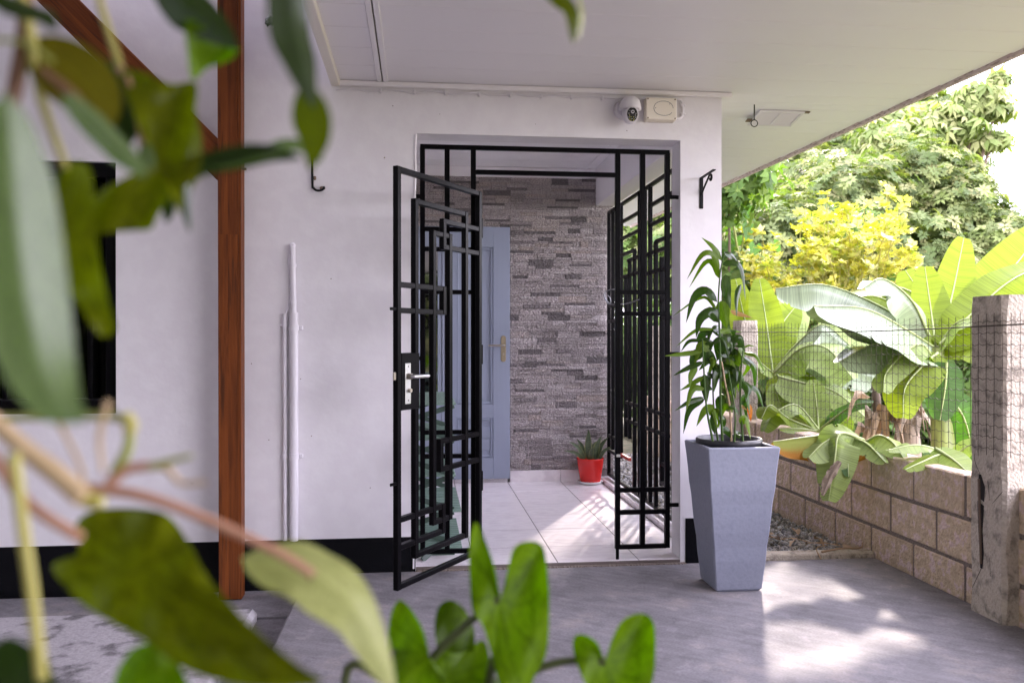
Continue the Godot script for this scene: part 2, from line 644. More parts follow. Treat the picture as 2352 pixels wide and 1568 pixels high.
	tri(gs, Vector3.ONE * 0.6)

	# leaves
	var vein := func(x: int, y: int) -> Color:
		var u := absf(x - 127.5) / 127.5
		var s := 0.5 + 0.5 * sin((y * 0.9 - u * 30.0))
		var v := 0.86 + 0.14 * s - 0.35 * smoothstep(0.62, 0.78, im5.get_pixel((x * 2) % 512, y % 512).r) + 0.18 * (im4.get_pixel((x * 2) % 512, y % 512).r - 0.5)
		if u < 0.03:
			v = 1.3
		return Color(v, v, v * 0.95).clamp()
	var vt := painted(256, 512, vein)
	var foliage := func(key: String, c: Color, back: Color, rough: float, t: Texture2D) -> void:
		var m := mat(key, c, rough)
		m.albedo_texture = t
		m.backlight_enabled = true
		m.backlight = back
		m.metallic_specular = 0.24
	var band := noise(97, 0.11, 3)
	var bt := painted(128, 1024, func(x, y):
		var u: float = absf(x - 63.5) / 63.5
		var yy: float = y - u * 26.0
		var v: float = 0.86 + 0.22 * band.get_noise_1d(yy) + 0.05 * sin(yy * 1.1)
		return Color(v, v, v * 0.96).clamp())
	foliage.call("banana_green", lin(0.42, 0.52, 0.21), Color(0.85, 0.95, 0.35), 0.3, bt)
	foliage.call("banana_glaucous", lin(0.36, 0.44, 0.29), Color(0.32, 0.4, 0.12), 0.28, bt)
	M.banana_glaucous.metallic_specular = 0.45
	foliage.call("banana_light", lin(0.27, 0.37, 0.05), Color(1.0, 1.0, 0.35), 0.35, bt)
	foliage.call("banana_deep", lin(0.12, 0.22, 0.07), Color(0.8, 1.0, 0.3), 0.35, bt)
	var dead_t := painted(128, 512, func(x, y):
		var u: float = absf(x - 63.5) / 63.5
		var k: float = smoothstep(0.35, 0.75, u + 0.5 * im5.get_pixel(x * 4, (y * 3) % 512).r - 0.2)
		return lin(lerpf(0.34, 0.42, k), lerpf(0.40, 0.20, k), lerpf(0.10, 0.04, k)))
	foliage.call("banana_browned", Color(1, 1, 1), Color(1.0, 0.9, 0.4), 0.6, dead_t)
	foliage.call("banana_dead", lin(0.40, 0.32, 0.26), Color(0.5, 0.4, 0.3), 0.85, bt)
	var ps := mat("pseudostem", lin(0.30, 0.36, 0.12), 0.5)
	ps.albedo_texture = painted(64, 256, func(x, y): var v = 0.75 + 0.25 * im4.get_pixel(x * 8, y).r; return Color(v, v, v * 0.9))
	tri(ps, Vector3(3, 1, 3))
	foliage.call("vine_dark", lin(0.028, 0.055, 0.006), Color(0.8, 1.0, 0.1), 0.32, vt)
	foliage.call("vine_olive", lin(0.125, 0.155, 0.004), Color(0.9, 1.0, 0.1), 0.38, vt)
	foliage.call("vine_bright", lin(0.105, 0.20, 0.005), Color(0.85, 1.0, 0.08), 0.4, vt)
	foliage.call("vine_pale", lin(0.52, 0.54, 0.24), Color(0.9, 1.0, 0.5), 0.3, vt)
	foliage.call("vine_sheen", lin(0.20, 0.28, 0.13), Color(0.8, 1.0, 0.3), 0.26, vt)
	M.vine_sheen.metallic_specular = 0.6
	M.vine_dark.metallic_specular = 0.5
	var rv := painted(512, 128, func(x, y):
		var k: float = absf(fposmod(x / 512.0 * 13.0 + 0.15 * sin(y * 0.05), 1.0) - 0.5)
		var v: float = 0.86 + 0.10 * smoothstep(0.02, 0.2, k) - 0.3 * smoothstep(0.64, 0.8, im5.get_pixel(x, (y * 2) % 512).r) + 0.25 * (im4.get_pixel(x, (y * 2) % 512).r - 0.5)
		return Color(v, v, v * 0.9).clamp())
	foliage.call("arrow_bright", lin(0.15, 0.265, 0.004), Color(0.85, 1.0, 0.05), 0.42, rv)
	foliage.call("arrow_deep", lin(0.075, 0.13, 0.004), Color(0.85, 1.0, 0.05), 0.38, rv)
	foliage.call("arrow_olive", lin(0.15, 0.175, 0.003), Color(0.9, 1.0, 0.05), 0.34, rv)
	foliage.call("vine_yellow", lin(0.16, 0.155, 0.01), Color(1.0, 0.9, 0.2), 0.45, vt)
	mat("stalk_green", lin(0.24, 0.27, 0.05), 0.5)
	mat("stalk_yellow", lin(0.34, 0.31, 0.07), 0.5)
	mat("stalk_pink", lin(0.42, 0.22, 0.14), 0.55)
	mat("stalk_beige", lin(0.44, 0.32, 0.18), 0.6)
	mat("stalk_brown", lin(0.16, 0.075, 0.035), 0.6)
	mat("midrib", lin(0.30, 0.36, 0.13), 0.5)
	mat("stalk_dark", lin(0.055, 0.07, 0.018), 0.5)
	foliage.call("cane_leaf", lin(0.050, 0.095, 0.020), Color(0.75, 1.0, 0.2), 0.28, vt)
	foliage.call("cane_leaf_light", lin(0.15, 0.24, 0.03), Color(0.85, 1.0, 0.2), 0.32, vt)
	foliage.call("cane_leaf_burnt", lin(0.38, 0.26, 0.08), Color(1.0, 0.6, 0.2), 0.5, vt)
	mat("cane_stem", lin(0.055, 0.10, 0.025), 0.45)
	M.cane_stem.metallic_specular = 0.25
	M.cane_leaf.metallic_specular = 0.5
	M.cane_leaf.roughness = 0.24
	mat("cane_stem_dry", lin(0.42, 0.30, 0.18), 0.6)
	var sv := mat("snake_leaf", lin(1, 1, 1), 0.35)
	sv.albedo_texture = painted(64, 256, func(x, y):
		var u: float = absf(x - 31.5) / 31.5
		var k: float = smoothstep(0.35, 0.6, im4.get_pixel((x * 3) % 512, (y * 9) % 512).r)
		return lin(0.26, 0.27, 0.10) if u > 0.86 else lin(lerpf(0.03, 0.10, k), lerpf(0.055, 0.14, k), lerpf(0.025, 0.065, k)))
	for a in [["crown_leaf", 0.55], ["shrub_leaf", 0.5]]:
		var cm := mat(a[0], lin(1, 1, 1), a[1])
		cm.vertex_color_use_as_albedo = true
		cm.backlight_enabled = true
		cm.backlight = Color(0.85, 0.95, 0.45)
		cm.metallic_specular = 0.25
	foliage.call("aroid_leaf", lin(0.16, 0.28, 0.10), Color(0.8, 1.0, 0.35), 0.38, vt)
	foliage.call("undergrowth", lin(0.14, 0.22, 0.06), Color(0.8, 1.0, 0.3), 0.5, vt)
	mat("bark", lin(0.14, 0.10, 0.07), 0.9)

# ---------------------------------------------------------------- setting
func structure(called: String, mesh: Mesh, m: Material, parent: Node3D = self) -> MeshInstance3D:
	var o := put(parent, called, mesh, m)
	if parent == self:
		o.set_meta("kind", "structure")
	return o

func setting() -> void:
	# ground sheet, below everything
	structure("ground", boxm(Vector3(-80, -0.4, -120), Vector3(80, -0.1, 60)), M.ground_soil)
	# carport floor
	structure("carport_floor", boxm(Vector3(-0.56, -0.3, FZ), Vector3(2.46, 0, 3.6), 0.012), M.trowelled_concrete)
	structure("paved_slab", boxm(Vector3(-9.0, -0.3, -3.93), Vector3(-0.72, -0.03, 3.6), 0.02), M.old_slab)
	structure("drain_channel", boxm(Vector3(-9.0, -0.3, FZ), Vector3(-0.56, -0.075, -3.93)), M.trowelled_concrete)
	structure("drain_channel", boxm(Vector3(-0.72, -0.3, -3.93), Vector3(-0.56, -0.085, 3.6)), M.trowelled_concrete)
	# garden beyond the wall and gravel strip
	structure("garden_soil", boxm(Vector3(2.62, -0.3, -60), Vector3(60, -0.02, 10)), M.ground_soil)
	structure("gravel_bed", boxm(Vector3(1.6, -0.3, -14), Vector3(2.46, -0.035, FZ - 0.09)), M.ground_soil)
	structure("kerb", boxm(Vector3(1.6, -0.3, FZ - 0.09), Vector3(2.46, 0.028, FZ), 0.008), M.weathered_concrete)
	gravel()
	structure("threshold", boxm(Vector3(-0.01, -0.01, FZ + 0.001), Vector3(1.40, 0.006, FZ + 0.024), 0.003), M.mortar)

	# porch floor: grout bed with one body per tile
	var pf := Node3D.new()
	pf.name = "porch_floor"
	add_child(pf)
	pf.set_meta("kind", "structure")
	pf.position = Vector3(0.5, 0, -5.6)
	put(pf, "grout_bed", boxm(Vector3(-0.6, -0.3, BACK), Vector3(1.6, 0.0182, FZ - 0.002)), M.grout)
	var z1 := BACK + 0.004
	while z1 < FZ - 0.02:
		var z2: float = minf(z1 + 0.43, FZ - 0.004)
		for i in 5:
			var x1: float = -0.575 + i * 0.432
			var x2: float = minf(x1 + 0.432, 1.475)
			var dy := rng.randf_range(-0.0006, 0.0006)
			put(pf, "tile", boxm(Vector3(x1 + 0.0025, 0.0, z1 + 0.0035), Vector3(x2 - 0.0025, 0.02 + dy, z2 - 0.0035), 0.001), M.floor_tile)
		z1 += 0.43
	# raised tiled sill under the side grille
	var sz := BACK + 0.004
	while sz < FZ - 0.2:
		var e: float = minf(sz + 0.43, FZ - 0.155)
		put(pf, "sill_tile", boxm(Vector3(1.478, 0.0, sz + 0.002), Vector3(1.61, 0.055, e - 0.002), 0.004), M.floor_tile)
		sz += 0.43

	# carport ceiling: boards across, with a joint strip and trims
	var ce := Node3D.new()
	ce.name = "ceiling"
	add_child(ce)
	ce.set_meta("kind", "structure")
	ce.position = Vector3(1.0, CEIL, -4.0)
	var zb := -9.6
	while zb < 3.6:
		var ze: float = zb + 0.25
		var ex := 2.655 + (zb + 4.5) * 0.045     # the eave runs a little out of square
		var seg := [[-0.40, -0.20], [-0.155, ex]]
		if ze <= FZ - 0.15 + 0.001:
			seg = [[1.596, ex]]
		elif zb < FZ:
			seg = [[-0.40, -0.20], [-0.155, ex]]
		for g in seg:
			var b1: float = maxf(zb, FZ - 0.15)
			if g[0] > 1.5:
				b1 = zb
			put(ce, "board", boxm(Vector3(g[0], CEIL, b1 + 0.0008), Vector3(g[1], CEIL + 0.012, ze - 0.0008), 0.002), M.pvc)
		if zb < FZ - 0.15 and ze > FZ - 0.15 + 0.001:
			put(ce, "board", boxm(Vector3(1.598, CEIL, zb + 0.0012), Vector3(ex, CEIL + 0.012, FZ - 0.1505), 0.003), M.pvc)
		zb += 0.25
	put(ce, "joint_strip", boxm(Vector3(-0.206, CEIL - 0.008, FZ), Vector3(-0.181, CEIL + 0.006, 3.6), 0.003), M.pvc)
	put(ce, "joint_strip", boxm(Vector3(-0.175, CEIL - 0.008, FZ), Vector3(-0.150, CEIL + 0.006, 3.6), 0.003), M.pvc)
	put(ce, "edge_trim", boxm(Vector3(-0.435, CEIL - 0.03, FZ), Vector3(-0.39, CEIL + 0.05, 3.6), 0.004), M.cream_trim)
	put(ce, "cornice", boxm(Vector3(-0.42, CEIL - 0.028, FZ), Vector3(1.65, CEIL - 0.001, FZ + 0.022), 0.006), M.white_paint)
	# eave board along the slightly skewed edge, roof deck above
	var s := st()
	bar(s, Vector3(2.668 + 8.1 * 0.045, CEIL + 0.003, 3.6), Vector3(2.668 - 5.1 * 0.045, CEIL + 0.003, -9.6), 0.022, 0.045, Vector3(0, 1, 0), 0.004)
	put(ce, "eave_board", done(s), M.eave_wood)
	s = st()
	bar(s, Vector3(2.69 + 8.1 * 0.045, CEIL + 0.05, 3.6), Vector3(2.69 - 5.1 * 0.045, CEIL + 0.05, -9.6), 0.012, 0.09, Vector3(0, 1, 0), 0.002)
	put(ce, "gutter_lip", done(s), M.rusty_iron)
	put(ce, "roof_deck", boxm(Vector3(-0.38, CEIL + 0.06, FZ - 0.15), Vector3(2.44, CEIL + 0.12, 3.6)), M.weathered_concrete)
	put(ce, "roof_deck", boxm(Vector3(1.60, CEIL + 0.06, -9.6), Vector3(2.30, CEIL + 0.12, FZ - 0.151)), M.weathered_concrete)
	s = st()
	bar(s, Vector3(2.59 + 8.1 * 0.045, CEIL + 0.09, 3.6), Vector3(2.59 - 5.1 * 0.045, CEIL + 0.09, -9.6), 0.17, 0.05, Vector3(0, 1, 0), 0.0)
	put(ce, "roof_edge", done(s), M.weathered_concrete)
	# higher roof over the left bay, its sheets ending short of the wall
	put(ce, "bay_fascia", boxm(Vector3(-0.43, CEIL + 0.051, FZ + 0.02), Vector3(-0.395, 3.42, 3.6), 0.003), M.white_paint)
	put(ce, "bay_roof", boxm(Vector3(-9.0, 3.40, FZ + 0.22), Vector3(-0.44, 3.44, 3.6)), M.white_paint)
	# porch ceiling
	var pc := Node3D.new()
	pc.name = "porch_ceiling"
	add_child(pc)
	pc.set_meta("kind", "structure")
	pc.position = Vector3(0.5, 2.57, -5.6)
	zb = BACK
	while zb < FZ - 0.15:
		var ze2: float = minf(zb + 0.25, FZ - 0.15)
		put(pc, "board", boxm(Vector3(-0.6, 2.572, zb + 0.001), Vector3(1.445, 2.582, ze2 - 0.001), 0.003), M.pvc)
		zb += 0.25
	put(pc, "edge_trim", boxm(Vector3(1.36, 2.562, BACK), Vector3(1.375, 2.573, FZ - 0.15), 0.003), M.pvc)

func gravel() -> void:
	var s := st()
	s.set_smooth_group(0)
	var ico := SphereMesh.new()
	ico.radius = 0.5
	ico.height = 1.0
	ico.radial_segments = 6
	ico.rings = 3
	var mm := MultiMesh.new()
	mm.transform_format = MultiMesh.TRANSFORM_3D
	mm.use_colors = true
	mm.mesh = ico
	mm.instance_count = 9000
	for i in 9000:
		var z := -4.46 - 4.2 * pow(rng.randf(), 1.4)
		var x := rng.randf_range(1.62, 2.45)
		var r := rng.randf_range(0.010, 0.03) * (1.0 if rng.randf() < 0.9 else 1.5)
		var b := Basis.from_euler(Vector3(rng.randf() * 6, rng.randf() * 6, rng.randf() * 6)).scaled_local(Vector3(r, r * rng.randf_range(0.45, 0.8), r * rng.randf_range(0.7, 1.2)))
		mm.set_instance_transform(i, Transform3D(b, Vector3(x, -0.030 + rng.randf() * 0.014, z)))
		var v := rng.randf_range(0.16, 0.52)
		var wv := rng.randf_range(-0.02, 0.05)
		mm.set_instance_color(i, Color(v + wv, v + wv * 0.4, v - wv * 0.6))
	var o := MultiMeshInstance3D.new()
	o.multimesh = mm
	o.name = "gravel"
	o.material_override = M.gravel_stone
	add_child(o)
	tag(o, "loose grey and tan gravel stones between porch and block wall", "gravel", "", "stuff")

# ---------------------------------------------------------------- house
func house() -> void:
	var h := thing("house", "white rendered house wall with a gated porch opening and black painted foot", "house", Vector3(-1.0, 0, FZ - 0.075))
	var T := FZ - 0.15
	# facade with window and porch openings, all faces butted
	var s := st()
	var wx1 := -3.4
	var wx2 := -1.472
	var wy1 := 0.813
	var wy2 := 2.045
	for b in [
		[-9.0, wx1, -0.3, 4.2], [wx2, -0.43, -0.3, 4.2], [wx1, wx2, -0.3, wy1], [wx1, wx2, wy2, 4.2],
		[-0.43, -0.012, -0.3, 2.60], [-0.012, 1.372, 2.224, 2.60], [1.372, 1.596, -0.3, 2.60]]:
		box(s, Vector3(b[0], b[2], T), Vector3(b[1], b[3], FZ))
	put(h, "facade_wall", done(s), M.white_render)
	# uneven plaster bead at the edge of the opening
	s = st()
	var pts := []
	for i in 24:
		pts.append(Vector3(-0.014 - i * 0.0004 + rng.randf_range(-0.002, 0.002), 2.22 - i * 0.096, FZ + 0.001))
	tube(s, pts, 0.006, 0.006, 6)
	put(h, "plaster_bead", done(s), M.white_paint)
	for q in [[883, 362, 4], [902, 243, 3], [715, 1001, 3], [577, 835, 3], [617, 1010, 3], [1010, 262, 2], [760, 640, 3], [690, 870, 3], [850, 1120, 3], [440, 1110, 3], [330, 1175, 3], [1440, 300, 3], [1230, 285, 2]]:
		var d0 := px(q[0], q[1], 1.0) - Vector3(0, EYE, 0)
		var hit := Vector3(0, EYE, 0) + d0 * (FZ / d0.z)
		put(h, "paint_chip", tubem([hit - Vector3(0, 0, 0.004), hit + Vector3(0, 0, 0.001)], q[2] * 0.0011, q[2] * 0.0009, 7), M.rusty_iron)
	# black painted band at the foot of the wall
	s = st()
	box(s, Vector3(-9.0, -0.2, FZ - 0.01), Vector3(-0.014, 0.174, FZ + 0.004), 0.001)
	put(h, "painted_skirting", done(s), M.black_skirting)
	s = st()
	box(s, Vector3(1.40, -0.2, FZ - 0.14), Vector3(1.6, 0.235, FZ + 0.004), 0.001)
	put(h, "painted_skirting", done(s), M.black_skirting)
	# porch: left wall, beam over the side grille, house body behind
	put(h, "porch_side_wall", boxm(Vector3(-0.75, -0.3, BACK - 0.3), Vector3(-0.6, 2.62, T)), M.porch_paint)
	put(h, "porch_beam", boxm(Vector3(1.445, 2.268, BACK), Vector3(1.596, 2.60, T), 0.004), M.porch_paint)
	put(h, "rear_wall", boxm(Vector3(-0.75, -0.3, -12.0), Vector3(1.594, 2.60, BACK - 0.06)), M.white_render)
	put(h, "wall_head_trim", boxm(Vector3(-0.6, 2.487, BACK - 0.05), Vector3(1.445, 2.571, BACK + 0.004), 0.002), M.white_paint)
	put(h, "roof_slab", boxm(Vector3(-0.75, 2.602, -12.0), Vector3(1.594, 2.66, FZ - 0.01)), M.weathered_concrete)

	# black window at the left
	var w := put(h, "window", boxm(Vector3(wx1, wy1, T - 0.02), Vector3(wx2, wy2, T - 0.012)), M.window_glass)
	for f in [[wx1, wy1, wx2, wy1 + 0.07], [wx1, wy2 - 0.07, wx2, wy2], [wx1, wy1 + 0.07, wx1 + 0.06, wy2 - 0.07], [wx2 - 0.06, wy1 + 0.07, wx2, wy2 - 0.07]]:
		put(w, "frame", boxm(Vector3(f[0], f[1], T), Vector3(f[2], f[3], FZ - 0.03), 0.004), M.black_steel)
	for x in [-1.62, -2.02, -2.42, -2.82]:
		put(w, "glazing_bar", boxm(Vector3(x - 0.012, wy1 + 0.07, T), Vector3(x + 0.012, wy2 - 0.07, FZ - 0.07), 0.003), M.black_steel)
	put(w, "glazing_bar", boxm(Vector3(wx1 + 0.06, 1.865, T - 0.01), Vector3(wx2 - 0.06, 1.89, FZ - 0.055), 0.003), M.black_steel)
	# the room behind the glass, its unlit darkness put into near-black walls
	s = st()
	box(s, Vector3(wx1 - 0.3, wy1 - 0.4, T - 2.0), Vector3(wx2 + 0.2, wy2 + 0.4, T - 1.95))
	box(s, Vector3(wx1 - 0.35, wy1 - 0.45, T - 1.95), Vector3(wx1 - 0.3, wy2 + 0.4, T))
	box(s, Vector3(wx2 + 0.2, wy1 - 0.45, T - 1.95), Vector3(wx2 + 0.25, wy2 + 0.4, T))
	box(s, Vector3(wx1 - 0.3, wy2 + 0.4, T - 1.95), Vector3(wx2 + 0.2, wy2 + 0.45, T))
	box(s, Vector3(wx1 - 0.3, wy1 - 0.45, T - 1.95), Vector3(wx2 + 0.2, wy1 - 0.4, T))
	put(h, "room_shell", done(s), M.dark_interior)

	# tall glazed side panel next to the door, painted like it
	var sl := put(h, "side_light", boxm(Vector3(0.015, 0.75, BACK + 0.012), Vector3(0.155, 1.92, BACK + 0.016)), M.mirror_glass)
	for f in [[-0.02, 0.05, 0.015, 2.079], [0.155, 0.05, 0.187, 2.079], [0.015, 1.92, 0.155, 2.079], [0.015, 0.05, 0.155, 0.75]]:
		put(sl, "frame", boxm(Vector3(f[0], f[1], BACK + 0.004), Vector3(f[2], f[3], BACK + 0.035), 0.003), M.blue_door_paint)

func stone_wall() -> void:
	var t := thing("stone_clad_wall", "grey and charcoal split stone cladding on the back wall of the porch", "wall", Vector3(0.8, 0, BACK))
	put(t, "backing", boxm(Vector3(-0.6, -0.2, BACK - 0.05), Vector3(1.596, 2.487, BACK - 0.001)), M.stone_joint)
	# skirting tiles
	var x := -0.575
	while x < 1.47:
		if x + 0.432 > 0.74 or x > 0.7:
			put(t, "skirting_tile", boxm(Vector3(maxf(x, 0.738) + 0.0015, 0.012, BACK), Vector3(minf(x + 0.432, 1.475) - 0.0015, 0.114, BACK + 0.012), 0.002), M.floor_tile)
		else:
			put(t, "skirting_tile", boxm(Vector3(x + 0.0015, 0.012, BACK), Vector3(x + 0.4305, 0.114, BACK + 0.003), 0.001), M.floor_tile)
		x += 0.432
	# pieces: panels about 0.6 m long hold courses of uneven height
	var list := []
	var y := 0.1155
	while y < 2.48:
		var rowh: float = [0.042, 0.052, 0.062, 0.047][rng.randi() % 4]
		rowh = minf(rowh, 2.486 - y)
		if 2.486 - y - rowh < 0.02:
			rowh = 2.486 - y
		var xs := -0.598 - rng.randf() * 0.2
		while xs < 1.594:
			var L := rng.randf_range(0.10, 0.27)
			# split the block into one, two or three thin pieces
			var cuts := []
			var kk := rng.randf()
			if rowh < 0.03 or kk < 0.22:
				cuts = [1.0]
			elif kk < 0.75:
				var c := rng.randf_range(0.3, 0.7)
				cuts = [c, 1.0 - c]
			else:
				var c2 := rng.randf_range(0.22, 0.4)
				cuts = [c2, 0.32, 0.68 - c2]
			var y0 := y
			for c3 in cuts:
				var hh: float = rowh * c3
				var a := xs
				var b2 := xs + L
				var n := 2 if (rng.randf() < 0.35 and hh < 0.05) else 1
				for q in n:
					var xa: float = clampf(lerpf(a, b2, float(q) / n), -0.598, 1.594)
					var xb: float = clampf(lerpf(a, b2, float(q + 1) / n), -0.598, 1.594)
					if xb - xa > 0.012:
						list.append([xa, y0, xb, y0 + hh])
				y0 += hh
			xs += L
		y += rowh
	# keep those clear of the door and side panel
	var keep := []
	for q in list:
		if q[0] < 0.737 and q[1] < 2.079:
			var r: Array = q.duplicate()
			if r[2] <= 0.745:
				if r[3] <= 2.081 or r[0] < -0.05 or true:
					if r[3] <= 2.09 and r[2] > -0.02:
						continue
			else:
				r[0] = 0.737
			keep.append(r)
		else:
			keep.append(q)
	var score := func(q: Array) -> float:
		var seen: float = maxf(0.0, minf(q[2], 1.50) - maxf(q[0], 0.735 if q[1] < 2.08 else 0.05))
		return seen * (q[3] - q[1])
	keep.sort_custom(func(a, b): return score.call(a) > score.call(b))
	var rest := st()
	var tones := [0, 0, 0, 1, 1, 2, 2, 4, 5, 7, 7, 8, 6, 3]
	for i in keep.size():
		var q: Array = keep[i]
		var hgt: float = q[3] - q[1]
		var tone: int = tones[rng.randi() % tones.size()]
		if hgt < 0.024 and rng.randf() < 0.15:
			tone = 3
		var d := rng.randf_range(0.003, 0.020)
		var lo := Vector3(q[0] + 0.0008, q[1] + 0.0008, BACK - 0.004)
		var hi := Vector3(q[2] - 0.0008, q[3] - 0.0008, BACK + d)
		if i < 300:
			var s := st()
			box(s, lo, hi, 0.003)
			put(t, "stone", done(s), M["cleft_stone_%d" % tone])
		else:
			box(rest, lo, hi, 0.003)
	var o := put(t, "small_stones", done(rest), M.cleft_stone_1)
	o.set_meta("kind", "stuff")

func blue_door() -> void:
	var t := thing("porch_door", "blue grey painted panel door with brass handle plate in stone clad wall", "door", Vector3(0.46, 0.05, BACK))
	var x1 := 0.19
	var x2 := 0.735
	var z := BACK + 0.03
	# frame of stiles and rails, recessed panels with beads
	var slab := put(t, "door_leaf", boxm(Vector3(x1, 0.055, BACK + 0.002), Vector3(x2, 2.079, BACK + 0.018)), M.blue_door_paint)
	for f in [[x1, 0.055, x1 + 0.115, 2.079], [x2 - 0.135, 0.055, x2, 2.079], [x1 + 0.115, 1.915, x2 - 0.135, 2.079], [x1 + 0.115, 0.055, x2 - 0.135, 0.225], [x1 + 0.115, 0.545, x2 - 0.135, 0.655]]:
		put(t, "rail", boxm(Vector3(f[0], f[1], BACK + 0.012), Vector3(f[2], f[3], z + 0.012), 0.002), M.blue_door_paint)
	for p in [[0.655, 1.915], [0.225, 0.545]]:
		var a := x1 + 0.115
		var b := x2 - 0.135
		for f in [[a, p[0], a + 0.022, p[1]], [b - 0.022, p[0], b, p[1]], [a + 0.022, p[1] - 0.022, b - 0.022, p[1]], [a + 0.022, p[0], b - 0.022, p[0] + 0.022]]:
			put(slab, "bead", boxm(Vector3(f[0], f[1], BACK + 0.018), Vector3(f[2], f[3], z + 0.006), 0.006), M.blue_door_paint)
	for y in [0.328, 0.43]:
		put(slab, "panel_board", boxm(Vector3(x1 + 0.137, y - 0.045, BACK + 0.018), Vector3(x2 - 0.157, y + 0.045, BACK + 0.026), 0.005), M.blue_door_paint)
	# handle
	var hx := 0.682
	var s := st()
	var prof := []
	for i in 13:
		var a2 := PI * i / 12.0
		prof.append(Vector2(cos(a2) * 0.021, 0.085 + sin(a2) * 0.021))
	for i in 13:
		var a3 := PI + PI * i / 12.0
		prof.append(Vector2(cos(a3) * 0.021, -0.085 + sin(a3) * 0.021))
	for i in prof.size():
		var p0: Vector2 = prof[i]
		var p1: Vector2 = prof[(i + 1) % prof.size()]
		var zc := z + 0.012
		quad(s, Vector3(hx + p0.x, 1.10 + p0.y, zc), Vector3(hx + p1.x, 1.10 + p1.y, zc), Vector3(hx + p1.x * 0.9, 1.10 + p1.y * 0.98, zc + 0.005), Vector3(hx + p0.x * 0.9, 1.10 + p0.y * 0.98, zc + 0.005))
		for v in [Vector3(hx, 1.10, zc + 0.005), Vector3(hx + p0.x * 0.9, 1.10 + p0.y * 0.98, zc + 0.005), Vector3(hx + p1.x * 0.9, 1.10 + p1.y * 0.98, zc + 0.005)]:
			s.add_vertex(v)
	var plate := put(t, "handle_plate", done(s), M.old_brass)
	put(plate, "lever", tubem([Vector3(hx + 0.004, 1.128, z + 0.017), Vector3(hx + 0.002, 1.128, z + 0.05), Vector3(hx - 0.02, 1.128, z + 0.058), Vector3(hx - 0.125, 1.127, z + 0.056)], 0.0085, 0.008, 10, 12), M.nickel)
	put(plate, "keyhole", tubem([Vector3(hx, 1.058, z + 0.015), Vector3(hx, 1.058, z + 0.022)], 0.008, 0.007, 12), M.nickel)

